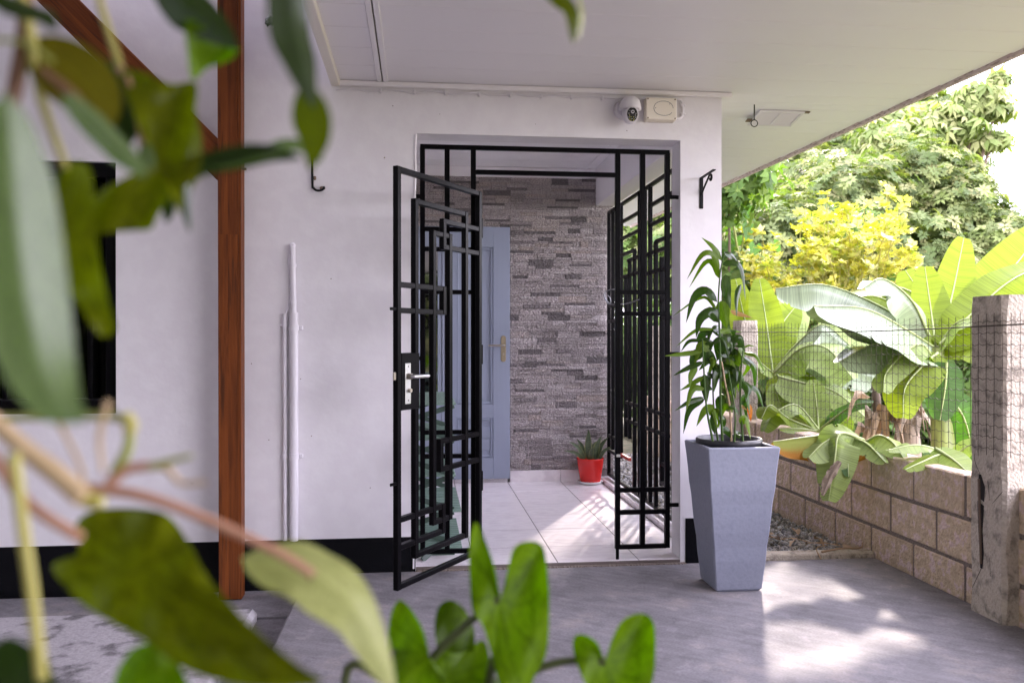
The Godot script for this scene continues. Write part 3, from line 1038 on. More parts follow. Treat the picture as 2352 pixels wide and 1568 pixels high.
# ---------------------------------------------------------------- steel gates
func gates() -> void:
	var zf := FZ - 0.035
	var fr := thing("entrance_grille", "fixed black steel grille around the porch opening beside the gate leaf", "grille", Vector3(0.67, 0.02, zf))
	var W := 0.026
	var V := func(x: float, y1: float, y2: float) -> void:
		put(fr, "upright", barm(Vector3(x, y1, zf), Vector3(x, y2, zf), W, 0.026), M.black_steel)
	var Hh := func(y: float, x1: float, x2: float) -> void:
		put(fr, "crossbar", barm(Vector3(x1, y, zf + 0.001), Vector3(x2, y, zf + 0.001), 0.023, 0.024), M.black_steel)
	for x in [0.022, 0.148, 0.283, 1.043, 1.177, 1.311]:
		V.call(x, 0.075 if x > 0.9 else 0.085, 2.163)
	Hh.call(2.165, 0.01, 1.322)
	Hh.call(2.04, 0.296, 1.03)
	for y in [1.426, 1.312, 0.384, 0.267, 0.085]:
		Hh.call(y, 1.05, 1.305)
	for y in [1.743, 1.64, 1.42, 0.70, 0.577, 0.088]:
		Hh.call(y, 0.03, 0.278)
	for y in [1.93, 1.10, 0.30]:
		put(fr, "wall_pin", tubem([Vector3(1.32, y, zf), Vector3(1.375, y, zf)], 0.011, 0.011, 10), M.black_steel)
		put(fr, "wall_pin", tubem([Vector3(-0.015, y - 0.02, zf), Vector3(0.015, y - 0.02, zf)], 0.011, 0.011, 10), M.black_steel)
	put(fr, "floor_bolt", tubem([Vector3(1.043, 0.021, zf), Vector3(1.043, 0.08, zf)], 0.009, 0.009, 10), M.black_steel)
	put(fr, "catch", boxm(Vector3(1.032, 0.56, zf + 0.012), Vector3(1.054, 0.575, zf + 0.022), 0.003), M.brushed_steel)

	# open leaf
	var hinge := Vector3(0.315, 0, -4.362)
	var free := Vector3(-0.091, 0, -3.747)
	var dir := (free - hinge).normalized()
	var L := 0.752
	var nrm := dir.cross(Vector3.UP)
	var lf := thing("gate_leaf", "open black steel gate leaf with meander bars and steel lock handle", "gate", hinge)
	var P := func(u: float, y: float, off := 0.0) -> Vector3:
		return hinge + dir * (L - u) + Vector3(0, y, 0) + nrm * off
	var gv := func(u: float, y1: float, y2: float) -> void:
		put(lf, "upright", barm(P.call(u, y1), P.call(u, y2), 0.027, 0.027, nrm), M.black_steel)
	var gh := func(y: float, u1: float, u2: float) -> void:
		put(lf, "crossbar", barm(P.call(u1, y, 0.001), P.call(u2, y, 0.001), 0.024, 0.025, nrm), M.black_steel)
	gv.call(0.0135, 0.082, 1.934)
	gv.call(L - 0.0135, 0.082, 1.934)
	gh.call(1.922, 0.027, L - 0.027)
	gh.call(0.094, 0.027, L - 0.027)
	gv.call(0.152, 0.19, 1.812)
	gv.call(0.60, 0.19, 1.812)
	gh.call(1.80, 0.166, 0.586)
	gh.call(0.202, 0.166, 0.586)
	gv.call(0.302, 0.31, 1.686)
	gv.call(0.448, 0.31, 1.686)
	gh.call(1.674, 0.316, 0.434)
	gh.call(0.322, 0.316, 0.434)
	for y in [1.74, 1.617]:
		gh.call(y, 0.382, L - 0.027)
	gv.call(0.392, 1.617, 1.74)
	for y in [1.418, 1.305]:
		gh.call(y, 0.027, 0.385)
	gv.call(0.392, 1.294, 1.43)
	for y in [0.695, 0.562]:
		gh.call(y, 0.358, L - 0.027)
	gv.call(0.366, 0.55, 0.707)
	for y in [0.386, 0.266]:
		gh.call(y, 0.027, 0.37)
	gv.call(0.384, 0.255, 0.398)
	# lock case with handle on both sides
	var s := st()
	var bx := Basis(dir * -1.0, Vector3.UP, (dir * -1.0).cross(Vector3.UP))
	box(s, Vector3(0.024, 0.866, -0.0165), Vector3(0.168, 1.118, 0.0165), 0.004, Transform3D(bx, hinge + dir * L))
	var lc := put(lf, "lock_case", done(s), M.black_steel)
	s = st()
	box(s, Vector3(0.050, 0.893, 0.0168), Vector3(0.092, 1.073, 0.020), 0.0015, Transform3D(bx, hinge + dir * L))
	put(lc, "handle_plate", done(s), M.brushed_steel)
	var X := Transform3D(bx, hinge + dir * L)
	put(lc, "lever", tubem([X * Vector3(0.071, 1.015, 0.02), X * Vector3(0.071, 1.015, 0.045), X * Vector3(0.085, 1.014, 0.055), X * Vector3(0.185, 1.013, 0.052)], 0.011, 0.008, 12, 12), M.brushed_steel)
	put(lc, "collar", tubem([X * Vector3(0.071, 1.015, 0.019), X * Vector3(0.071, 1.015, 0.04)], 0.0145, 0.012, 14), M.nickel)
	put(lc, "lever", tubem([X * Vector3(0.071, 1.015, -0.018), X * Vector3(0.071, 1.015, -0.05), X * Vector3(0.09, 1.014, -0.06), X * Vector3(0.17, 1.013, -0.058)], 0.010, 0.008, 12, 12), M.nickel)
	put(lc, "key_barrel", tubem([X * Vector3(0.074, 0.952, 0.018), X * Vector3(0.074, 0.952, 0.034)], 0.009, 0.009, 12), M.nickel)
	for y in [1.058, 0.908]:
		put(lc, "screw", tubem([X * Vector3(0.071, y, 0.019), X * Vector3(0.071, y, 0.0215)], 0.0035, 0.003, 8), M.dark_iron)
	put(lc, "latch", boxm(Vector3(-0.014, 1.0, -0.006), Vector3(0.002, 1.035, 0.006), 0.003), M.nickel, X)
	for y in [1.31, 0.55]:
		put(lf, "stop_pin", barm(X * Vector3(-0.045, y, 0.004), X * Vector3(0.002, y, 0.004), 0.008, 0.014, Vector3.UP, 0.003), M.black_steel)
	for y in [0.45, 1.1, 1.75]:
		put(lf, "hinge", tubem([P.call(L + 0.012, y - 0.05, 0.0), P.call(L + 0.012, y + 0.05, 0.0)], 0.011, 0.011, 10), M.black_steel)

	# side grille: bays of uprights with the same meander
	var X0 := 1.535
	var sg := thing("side_grille", "black steel grille with meander pattern closing the porch side above gravel", "grille", Vector3(X0, 0.05, -5.6))
	var sv := func(z: float, y1: float, y2: float) -> void:
		put(sg, "upright", barm(Vector3(X0, y1, z), Vector3(X0, y2, z), 0.026, 0.026, Vector3(1, 0, 0)), M.black_steel)
	var sh := func(y: float, z1: float, z2: float, m := "black_steel") -> void:
		put(sg, "crossbar", barm(Vector3(X0 + 0.001, y, z1), Vector3(X0 + 0.001, y, z2), 0.023, 0.024, Vector3(0, 1, 0)), M[m])
	sh.call(2.2, -6.77, -4.52)
	sh.call(0.085, -6.77, -4.52)
	sv.call(-6.755, 0.08, 2.2)
	sv.call(-4.53, 0.08, 2.2)
	for z in [-6.615, -6.472, -6.335]:
		sv.call(z, 0.30, 2.2)
	for y in [1.445, 1.32, 0.40, 0.28]:
		sh.call(y, -6.755, -6.335)
	# bay B
	for z in [-6.19, -6.07, -5.93]:
		sv.call(z, 0.085 if z > -6.0 else 0.45, 1.65 if z < -6.1 else (1.755 if z < -6.0 else 1.813))
	sv.call(-5.79, 0.085, 2.2)
	for y in [2.063, 1.937]:
		sh.call(y, -6.335, -5.79)
	sh.call(1.813, -6.335, -5.93)
	sh.call(1.755, -6.12, -5.79)
	sh.call(1.645, -6.335, -5.79)
	sh.call(0.71, -6.2, -5.79)
	sh.call(0.58, -6.2, -5.79)
	sh.call(0.30, -6.335, -6.07, "red_oxide")
	# bay C
	sv.call(-5.655, 0.085, 2.2)
	sv.call(-5.52, 0.085, 2.2)
	for z in [-5.385, -5.25, -5.125]:
		sv.call(z, 0.085 if z < -5.3 else 0.25, 1.813 if z < -5.3 else (1.70 if z < -5.2 else 1.68))
	for y in [2.065, 1.935]:
		sh.call(y, -5.52, -4.99)
	sh.call(1.81, -5.385, -4.99)
	sh.call(1.747, -5.655, -5.125)
	sh.call(1.62, -5.655, -4.99)
	sh.call(1.42, -5.25, -4.53)
	sh.call(1.31, -5.25, -4.53)
	sh.call(0.705, -5.655, -5.10)
	sh.call(0.58, -5.655, -5.10)
	sh.call(0.39, -5.25, -4.53)
	sh.call(0.27, -5.25, -4.53)
	for z in [-4.99, -4.86, -4.70]:
		sv.call(z, 0.085, 2.2)
	# bent steel wire hanger hooked on the grille
	var hk := thing("wire_hanger", "bent grey wire hanger hooked on the side grille", "hanger", Vector3(1.45, 1.40, -6.5))
	put(hk, "hook_wire", tubem([px(1473, 686, 5.80), px(1440, 697, 6.1), px(1412, 699, 6.35), px(1398, 698, 6.5), px(1392, 690, 6.5), px(1387, 676, 6.5), px(1396, 667, 6.5), px(1412, 664, 6.38)], 0.004, 0.004, 6, 40), M.steel_wire)
	put(hk, "clip_wire", tubem([px(1390, 672, 6.48), px(1393, 688, 6.48), px(1402, 697, 6.48), px(1401, 683, 6.48), px(1391, 675, 6.48)], 0.003, 0.003, 6, 24), M.steel_wire)

# ---------------------------------------------------------------- timber, wall fittings
func timber() -> void:
	var z := -4.24
	var t := thing("timber_post", "reddish brown hardwood post with diagonal brace before the white wall", "post", Vector3(-0.906, -0.07, z))
	var pm := boxm(Vector3(-0.047, -1.75, -0.045), Vector3(0.047, 1.75, 0.045), 0.003)
	put(t, "post", pm, M.hardwood, Transform3D(Basis(Vector3(0, 0, 1), 0.0015), Vector3(-0.906, 1.68, z)))
	# cover strip on the side of the post
	put(t, "cover_strip", boxm(Vector3(-0.006, -1.75, -0.035), Vector3(0.008, 1.75, 0.046), 0.002), M.hardwood, Transform3D(Basis(), Vector3(-0.852, 1.68, z)))
	var a := px(530, 396, 4.16)
	var b := px(30, -105, 4.16)
	a.z = z - 0.01
	b.z = z - 0.01
	var dr := (b - a).normalized()
	var xf := Transform3D(Basis(Vector3(dr.y, -dr.x, 0), dr, Vector3(0, 0, 1)), (a + b) / 2.0)
	put(t, "brace", boxm(Vector3(-0.072, -(b - a).length() / 2, -0.03), Vector3(0.072, (b - a).length() / 2, 0.03), 0.004), M.hardwood, xf)
	put(t, "bolt", tubem([px(555, 388, 4.1), px(565, 388, 4.1)], 0.006, 0.006, 8), M.rusty_iron)

func fittings() -> void:
	var Z := FZ
	# conduits
	var c := thing("conduit", "thick white plastic conduit pipe clipped vertically to the wall", "pipe", Vector3(-0.618, 0.18, Z), "conduits on the white wall")
	put(c, "pipe", tubem([Vector3(-0.616, 0.175, Z + 0.022), Vector3(-0.616, 1.31, Z + 0.022)], 0.0205, 0.0205, 16), M.white_plastic)
	put(c, "upper_pipe", tubem([Vector3(-0.617, 1.30, Z + 0.02), Vector3(-0.622, 1.60, Z + 0.02), Vector3(-0.624, 1.64, Z + 0.012), Vector3(-0.624, 1.65, Z - 0.01)], 0.0135, 0.0135, 14, 16), M.white_plastic)
	for y in [1.235, 0.595]:
		put(c, "clip", tubem([Vector3(-0.616, y - 0.013, Z + 0.022), Vector3(-0.616, y + 0.013, Z + 0.022)], 0.0245, 0.0245, 16), M.white_plastic)
		put(c, "clip_lug", boxm(Vector3(-0.594, y - 0.011, Z), Vector3(-0.573, y + 0.011, Z + 0.014), 0.004), M.white_plastic)
	for y in [1.545, 1.365]:
		put(c, "clip", tubem([Vector3(-0.62, y - 0.008, Z + 0.02), Vector3(-0.62, y + 0.008, Z + 0.02)], 0.0165, 0.0165, 14), M.white_plastic)
		put(c, "nail", tubem([Vector3(-0.637, y + 0.003, Z), Vector3(-0.637, y + 0.003, Z + 0.02)], 0.004, 0.005, 8), M.white_plastic)
	var c2 := thing("conduit", "thin white plastic conduit with loose cable above, clipped to the wall", "pipe", Vector3(-0.663, 0.18, Z), "conduits on the white wall")
	put(c2, "pipe", tubem([Vector3(-0.660, 0.175, Z + 0.013), Vector3(-0.663, 1.305, Z + 0.013)], 0.0105, 0.0105, 12), M.white_plastic)
	put(c2, "cable", tubem([Vector3(-0.663, 1.30, Z + 0.012), Vector3(-0.646, 1.335, Z + 0.006), Vector3(-0.641, 1.40, Z + 0.005), Vector3(-0.643, 1.52, Z + 0.005), Vector3(-0.645, 1.58, Z + 0.005), Vector3(-0.636, 1.64, Z + 0.004)], 0.004, 0.004, 8, 30), M.white_plastic)
	for y in [1.245, 0.595]:
		put(c2, "clip", tubem([Vector3(-0.662, y - 0.009, Z + 0.013), Vector3(-0.662, y + 0.009, Z + 0.013)], 0.0135, 0.0135, 12), M.white_plastic)
		put(c2, "clip_lug", boxm(Vector3(-0.686, y - 0.007, Z), Vector3(-0.673, y + 0.007, Z + 0.010), 0.003), M.white_plastic)
	# cable along the cornice with clips
	var k := thing("ceiling_cable", "white cable with clips run along the top of the wall under the ceiling", "cable", Vector3(0.5, 2.44, Z))
	var pts := []
	for i in 27:
		var x := -0.41 + i * 0.065
		pts.append(Vector3(x, 2.433 + 0.004 * sin(i * 1.9) + (0.002 if i % 3 else -0.003), Z + 0.006))
	put(k, "cable", tubem(pts, 0.0045, 0.0045, 8, 80), M.white_plastic)
	for x in [-0.19, -0.02, 0.14, 0.31, 0.47, 0.63, 0.79, 0.95, 1.08, 1.20]:
		put(k, "clip", boxm(Vector3(x - 0.007, 2.419, Z), Vector3(x + 0.007, 2.443, Z + 0.015), 0.003), M.white_plastic)
	# junction box with its drawn outline
	var j := thing("junction_box", "cream plastic junction box with a traced oval beside the camera", "junction box", Vector3(1.252, 2.31, Z))
	put(j, "box_body", boxm(Vector3(1.172, 2.312, Z), Vector3(1.334, 2.428, Z + 0.045), 0.006), M.cream_plastic)
	put(j, "lid", boxm(Vector3(1.172, 2.314, Z + 0.046), Vector3(1.334, 2.428, Z + 0.058), 0.004), M.cream_plastic)
	for x in [1.181, 1.325]:
		for y in [2.322, 2.42]:
			put(j, "screw", tubem([Vector3(x, y, Z + 0.056), Vector3(x, y, Z + 0.0595)], 0.004, 0.004, 8), M.rusty_iron)
	pts = []
	for i in 27:
		var a := TAU * i / 28.0 + 0.05
		var r := 0.043 * (1.0 + 0.14 * cos(a * 2.0) + 0.05 * cos(a - 0.6))
		pts.append(Vector3(1.262 + r * cos(a) * 1.05, 2.372 + r * sin(a), Z + 0.0582))
	put(j, "traced_oval", tubem(pts, 0.0011, 0.0011, 5), M.pencil)
	for p in [[1.222, 2.374], [1.297, 2.396], [1.297, 2.342]]:
		put(j, "drill_mark", tubem([Vector3(p[0], p[1], Z + 0.057), Vector3(p[0], p[1], Z + 0.0586)], 0.0025, 0.0022, 8), M.pencil)
	var cd := thing("box_conduit", "curved white conduit from ceiling cable into the cream junction box", "pipe", Vector3(1.38, 2.33, Z))
	put(cd, "pipe", tubem([Vector3(1.335, 2.335, Z + 0.018), Vector3(1.362, 2.336, Z + 0.014), Vector3(1.378, 2.355, Z + 0.012), Vector3(1.380, 2.40, Z + 0.012), Vector3(1.372, 2.428, Z + 0.012), Vector3(1.345, 2.438, Z + 0.012)], 0.008, 0.007, 10, 30), M.white_plastic)
	for y in [2.358, 2.405]:
		put(cd, "clip", boxm(Vector3(1.368, y - 0.006, Z), Vector3(1.396, y + 0.006, Z + 0.019), 0.003), M.white_plastic)
	security_camera()
	# shelf bracket on the pier
	var b := thing("shelf_bracket", "black iron shelf bracket with twisted stay on the white pier", "bracket", Vector3(1.485, 1.86, Z))
	put(b, "wall_plate", boxm(Vector3(1.475, 1.866, Z), Vector3(1.495, 2.03, Z + 0.006), 0.002), M.dark_iron)
	put(b, "arm", barm(Vector3(1.485, 2.027, Z), Vector3(1.485, 2.033, Z + 0.20), 0.02, 0.005, Vector3(0, 1, 0)), M.dark_iron)
	put(b, "stay", tubem([Vector3(1.485, 1.94, Z + 0.006), Vector3(1.485, 1.965, Z + 0.04), Vector3(1.485, 2.02, Z + 0.13)], 0.005, 0.005, 6, 8), M.dark_iron)
	put(b, "scroll", tubem([Vector3(1.485, 2.02, Z + 0.13), Vector3(1.485, 2.015, Z + 0.155), Vector3(1.485, 1.998, Z + 0.158), Vector3(1.485, 1.99, Z + 0.145), Vector3(1.485, 2.0, Z + 0.135)], 0.006, 0.006, 8, 14), M.dark_iron)
	# old hook at the left
	var hk := thing("wall_hook", "black iron wall hook with rusty tip on the white wall", "hook", Vector3(-0.525, 1.92, Z))
	put(hk, "rod", tubem([Vector3(-0.527, 2.12, Z + 0.012), Vector3(-0.526, 1.955, Z + 0.012), Vector3(-0.521, 1.935, Z + 0.014), Vector3(-0.505, 1.922, Z + 0.018), Vector3(-0.482, 1.922, Z + 0.022), Vector3(-0.468, 1.932, Z + 0.025), Vector3(-0.470, 1.94, Z + 0.025)], 0.006, 0.0055, 8, 40), M.dark_iron)
	put(hk, "rusty_tip", boxm(Vector3(-0.490, 1.924, Z + 0.012), Vector3(-0.462, 1.942, Z + 0.026), 0.006), M.rusty_iron)
	put(hk, "anchor", boxm(Vector3(-0.522, 1.975, Z), Vector3(-0.508, 1.995, Z + 0.014), 0.004), M.rusty_iron)
	# bundle of loose wires under a thin conduit, high on the left
	var wb := thing("wire_bundle", "curled grey wires hanging below a thin conduit high on the wall", "wires", Vector3(-0.734, 2.74, Z))
	put(wb, "conduit", tubem([Vector3(-0.722, 3.2, Z + 0.01), Vector3(-0.728, 2.9, Z + 0.01), Vector3(-0.733, 2.785, Z + 0.012)], 0.0085, 0.0085, 10, 8), M.white_plastic)
	put(wb, "clip", boxm(Vector3(-0.742, 2.855, Z), Vector3(-0.714, 2.868, Z + 0.02), 0.003), M.white_plastic)
	var wr := RandomNumberGenerator.new()
	wr.seed = 5
	for i in 5:
		var q := [Vector3(-0.733, 2.785, Z + 0.012)]
		for kx in 9:
			q.append(Vector3(-0.734 + wr.randf_range(-0.022, 0.022), 2.748 + wr.randf_range(-0.022, 0.022), Z + 0.02 + wr.randf_range(-0.012, 0.02)))
		put(wb, "wire", tubem(q, 0.0026, 0.0026, 5, 60), M.dark_iron if i % 2 else M.steel_wire)
	# loose cable looping at the far left
	# ceiling vent and ring
	var v := thing("ceiling_vent", "white slatted vent grille hanging from the soffit by one edge", "vent", Vector3(2.06, CEIL, -4.72))
	var A := Vector3(1.925, CEIL - 0.006, -4.63)
	var xd := Vector3(1, 0, -0.02).normalized()
	var zd := Vector3(0.05, -0.14, -1).normalized()
	var yd := zd.cross(xd).normalized()
	var vx := Transform3D(Basis(xd, yd, zd), A)
	for f in [[0.0, 0.0, 0.27, 0.022], [0.0, 0.198, 0.27, 0.22], [0.0, 0.022, 0.018, 0.198], [0.252, 0.022, 0.27, 0.198], [0.128, 0.022, 0.142, 0.198]]:
		put(v, "frame", boxm(Vector3(f[0], -0.005, f[1]), Vector3(f[2], 0.005, f[3]), 0.002), M.white_plastic, vx)
	for i in 8:
		for g in [[0.018, 0.128], [0.142, 0.252]]:
			put(v, "slat", boxm(Vector3(g[0], -0.006, -0.0012), Vector3(g[1], 0.006, 0.0012), 0.0005), M.white_plastic, vx * Transform3D(Basis(Vector3(1, 0, 0), 0.9), Vector3(0, 0, 0.035 + i * 0.0215)))
	put(v, "shade_backing", boxm(Vector3(0.016, -0.0095, 0.02), Vector3(0.254, -0.0075, 0.20)), M.shade_backing, vx)  # dark sheet added behind the slats to draw their gaps as shade
	put(v, "fixing_tab", boxm(Vector3(-0.03, -0.003, 0.13), Vector3(0.0, 0.003, 0.17), 0.001), M.rusty_iron, vx)
	put(v, "fixing_tab", boxm(Vector3(0.27, -0.003, 0.0), Vector3(0.30, 0.003, 0.02), 0.001), M.rusty_iron, vx)
	var rg := thing("ceiling_ring", "dark iron ring hanging from a screw eye in the soffit", "ring", px(1732, 282, 4.75))
	var cpt := px(1733, 283, 4.72)
	pts = []
	for i in 21:
		var a5 := TAU * i / 20.0
		pts.append(cpt + Vector3(cos(a5) * 0.019, sin(a5) * 0.019, 0.0))
	put(rg, "ring", tubem(pts, 0.0028, 0.0028, 6), M.dark_iron)
	put(rg, "screw_eye", tubem([cpt + Vector3(0, 0.017, 0), Vector3(cpt.x, CEIL, cpt.z)], 0.003, 0.003, 6), M.dark_iron)

func security_camera() -> void:
	var Z := FZ
	var t := thing("security_camera", "white dome security camera with LED face on the wall", "camera", Vector3(1.083, 2.31, Z))
	put(t, "wall_base", tubem([Vector3(1.062, 2.372, Z), Vector3(1.064, 2.372, Z + 0.035)], 0.05, 0.042, 24), M.white_plastic)
	var prof := []
	for i in 10:
		var a := PI / 2.0 * i / 9.0
		prof.append([0.056 * pow(cos(a), 0.8) + 0.0001, 0.062 * sin(a)])
	prof.reverse()
	prof.append([0.058, -0.006])
	prof.append([0.046, -0.008])
	prof.append([0.0, -0.008])
	put(t, "hood", lathem(prof, 28, Transform3D(Basis(), Vector3(1.083, 2.362, Z + 0.075))), M.white_plastic)
	# turret: rounded body with a flat tapered face
	var body := lathem([[0.0, -0.072], [0.022, -0.066], [0.036, -0.045], [0.041, -0.01], [0.041, 0.0], [0.0, 0.0]], 24, Transform3D(Basis(), Vector3(1.083, 2.354, Z + 0.072)))
	put(t, "turret", body, M.white_plastic)
	var fc := Transform3D(Basis(Vector3(1, 0, 0), 0.12).scaled(Vector3(1.38, 1.32, 1.0)), Vector3(1.083, 2.320, Z + 0.106))
	var s := st()
	var out := []
	for i in 24:
		var a := TAU * i / 24.0
		var ry := 0.036 if sin(a) > 0 else 0.030
		out.append(Vector3(cos(a) * 0.0245 * (1.0 if sin(a) > -0.2 else 0.92), sin(a) * ry, 0))
	for i in 24:
		var p0: Vector3 = out[i]
		var p1: Vector3 = out[(i + 1) % 24]
		for q in [Vector3(0, 0, 0.012), p1 + Vector3(0, 0, 0.009), p0 + Vector3(0, 0, 0.009)]:
			s.add_vertex(fc * q)
		quad(s, fc * (p0 + Vector3(0, 0, 0.009)), fc * (p1 + Vector3(0, 0, 0.009)), fc * (p1 * 1.12 - Vector3(0, 0, 0.02)), fc * (p0 * 1.12 - Vector3(0, 0, 0.02)))
	var face := put(t, "face", done(s), M.white_plastic)
	s = st()
	for i in 24:
		var p0: Vector3 = out[i] * 0.82
		var p1: Vector3 = out[(i + 1) % 24] * 0.82
		for q in [Vector3(0, 0, 0.0135), p1 + Vector3(0, 0, 0.0125), p0 + Vector3(0, 0, 0.0125)]:
			s.add_vertex(fc * q)
	put(face, "led_panel", done(s), M.lens_black)
	put(face, "lens_ring", tubem([fc * Vector3(0.001, 0.012, 0.012), fc * Vector3(0.001, 0.012, 0.017)], 0.009, 0.0085, 16), M.white_plastic)
	put(face, "lens", tubem([fc * Vector3(0.001, 0.012, 0.012), fc * Vector3(0.001, 0.012, 0.0185)], 0.0055, 0.005, 14), M.lens_black)
	for p in [[-0.0105, -0.0015, 1], [0.0115, -0.001, 0], [-0.012, -0.009, 0], [-0.005, -0.008, 1], [0.005, -0.008, 1], [0.012, -0.009, 0], [-0.013, 0.006, 0], [0.0135, 0.006, 0], [-0.009, -0.016, 1], [-0.001, -0.0145, 0], [0.007, -0.016, 1], [-0.0045, -0.021, 1], [0.0045, -0.021, 1], [-0.0095, 0.016, 0]]:
		put(face, "led", tubem([fc * Vector3(p[0], p[1], 0.0125), fc * Vector3(p[0], p[1], 0.0155)], 0.0026, 0.0018, 8), M.led_yellow if p[2] else M.led_white)
	put(t, "antenna_stub", tubem([Vector3(1.115, 2.40, Z + 0.03), Vector3(1.16, 2.43, Z + 0.012), Vector3(1.19, 2.442, Z + 0.008)], 0.006, 0.004, 8), M.white_plastic)

# ---------------------------------------------------------------- planter, pots, stand
func pots() -> void:
	var c := Vector3(1.490, 0, -3.935)
	var t := thing("tall_planter", "tall tapered grey painted concrete planter standing on the carport floor", "planter", c)
	var s := st()
	var hb := 0.112
	var ht := 0.174
	var H := 0.68
	var ring := func(h: float, y: float) -> Array:
		var ch := 0.006
		return [c + Vector3(-h + ch, y, h), c + Vector3(h - ch, y, h), c + Vector3(h, y, h - ch), c + Vector3(h, y, -h + ch), c + Vector3(h - ch, y, -h), c + Vector3(-h + ch, y, -h), c + Vector3(-h, y, -h + ch), c + Vector3(-h, y, h - ch)]
	var rs := [ring.call(hb - 0.01, 0.0), ring.call(hb, 0.012)]
	for i in 9:
		rs.append(ring.call(lerpf(hb, ht, (i + 1) / 10.0) + 0.0015 * sin(i * 2.3), lerpf(0.012, H, (i + 1) / 10.0)))
	rs.append(ring.call(ht, H - 0.006))
	rs.append(ring.call(ht - 0.005, H))
	rs.append(ring.call(ht - 0.022, H))
	rs.append(ring.call(ht - 0.026, H - 0.006))
	rs.append(ring.call(ht - 0.06, H - 0.25))
	for i in rs.size() - 1:
		for k in 8:
			var k2 := (k + 1) % 8
			quad(s, rs[i][k2], rs[i][k], rs[i + 1][k], rs[i + 1][k2])
	var e: Array = rs[rs.size() - 1]
	for k in range(1, 7):
		for p in [e[0], e[k], e[k + 1]]:
			s.add_vertex(p)
	put(t, "planter_body", done(s), M.grey_planter_paint)
	# nursery pot inside
	var pc := c + Vector3(-0.005, -0.018, -0.01)
	var p := thing("nursery_pot", "round black plastic nursery pot set into the grey planter", "pot", pc + Vector3(0, 0.45, 0))
	put(p, "pot_body", lathem([[0.10, 0.44], [0.135, 0.69], [0.150, 0.692], [0.156, 0.70], [0.157, 0.718], [0.152, 0.724], [0.143, 0.722], [0.138, 0.70], [0.134, 0.66]], 40, Transform3D(Basis(), pc)), M.black_plastic)
	var so := lathem([[0.136, 0.668], [0.08, 0.676], [0.0, 0.68]], 24, Transform3D(Basis(), pc))
	put(p, "potting_soil", so, M.soil)
	cane_plant(pc)
	# red pot with snake plant
	var r := Vector3(1.372, 0.02, -6.70)
	var rp := thing("red_pot", "glossy red flower pot on a white saucer by the stone wall", "pot", r)
	put(rp, "pot_body", lathem([[0.0, 0.018], [0.078, 0.018], [0.083, 0.024], [0.109, 0.200], [0.109, 0.208], [0.104, 0.208], [0.098, 0.18]], 40, Transform3D(Basis(), r)), M.red_glaze)
	put(rp, "potting_soil", lathem([[0.1, 0.182], [0.0, 0.19]], 20, Transform3D(Basis(), r)), M.soil)
	put(rp, "saucer", lathem([[0.0, 0.0], [0.075, 0.0], [0.082, 0.004], [0.104, 0.022], [0.106, 0.026], [0.101, 0.026], [0.082, 0.014], [0.0, 0.014]], 40, Transform3D(Basis(), r)), M.saucer)
	var sp := thing("snake_plant", "small snake plant with stiff pointed leaves in the red pot", "plant", r + Vector3(0, 0.19, 0))
	for l in [[-0.02, 0.02, 0.0, 0.255, 0.03], [0.03, 0.03, 0.05, 0.20, 0.026], [-0.05, 0.01, -0.13, 0.16, 0.018], [-0.06, 0.03, -0.17, 0.09, 0.016], [0.05, 0.0, 0.10, 0.19, 0.022], [0.0, -0.03, 0.06, 0.15, 0.02], [0.03, -0.02, -0.02, 0.13, 0.02], [-0.01, 0.05, 0.02, 0.12, 0.018], [0.06, 0.03, 0.12, 0.12, 0.016], [-0.04, -0.03, -0.06, 0.17, 0.02]]:
		var b0 := r + Vector3(l[0], 0.185, l[1])
		var tip := b0 + Vector3(l[2], l[3], l[1] * 0.6)
		var mid := (b0 + tip) / 2.0 + Vector3(-l[2] * 0.16, 0.02, 0)
		put(sp, "leaf", blade([b0, mid, tip], l[4], Vector3(rng.randf_range(-0.5, 0.5), 0.1, 1), -0.35, 10, 3), M.snake_leaf)
	slatted_stand()

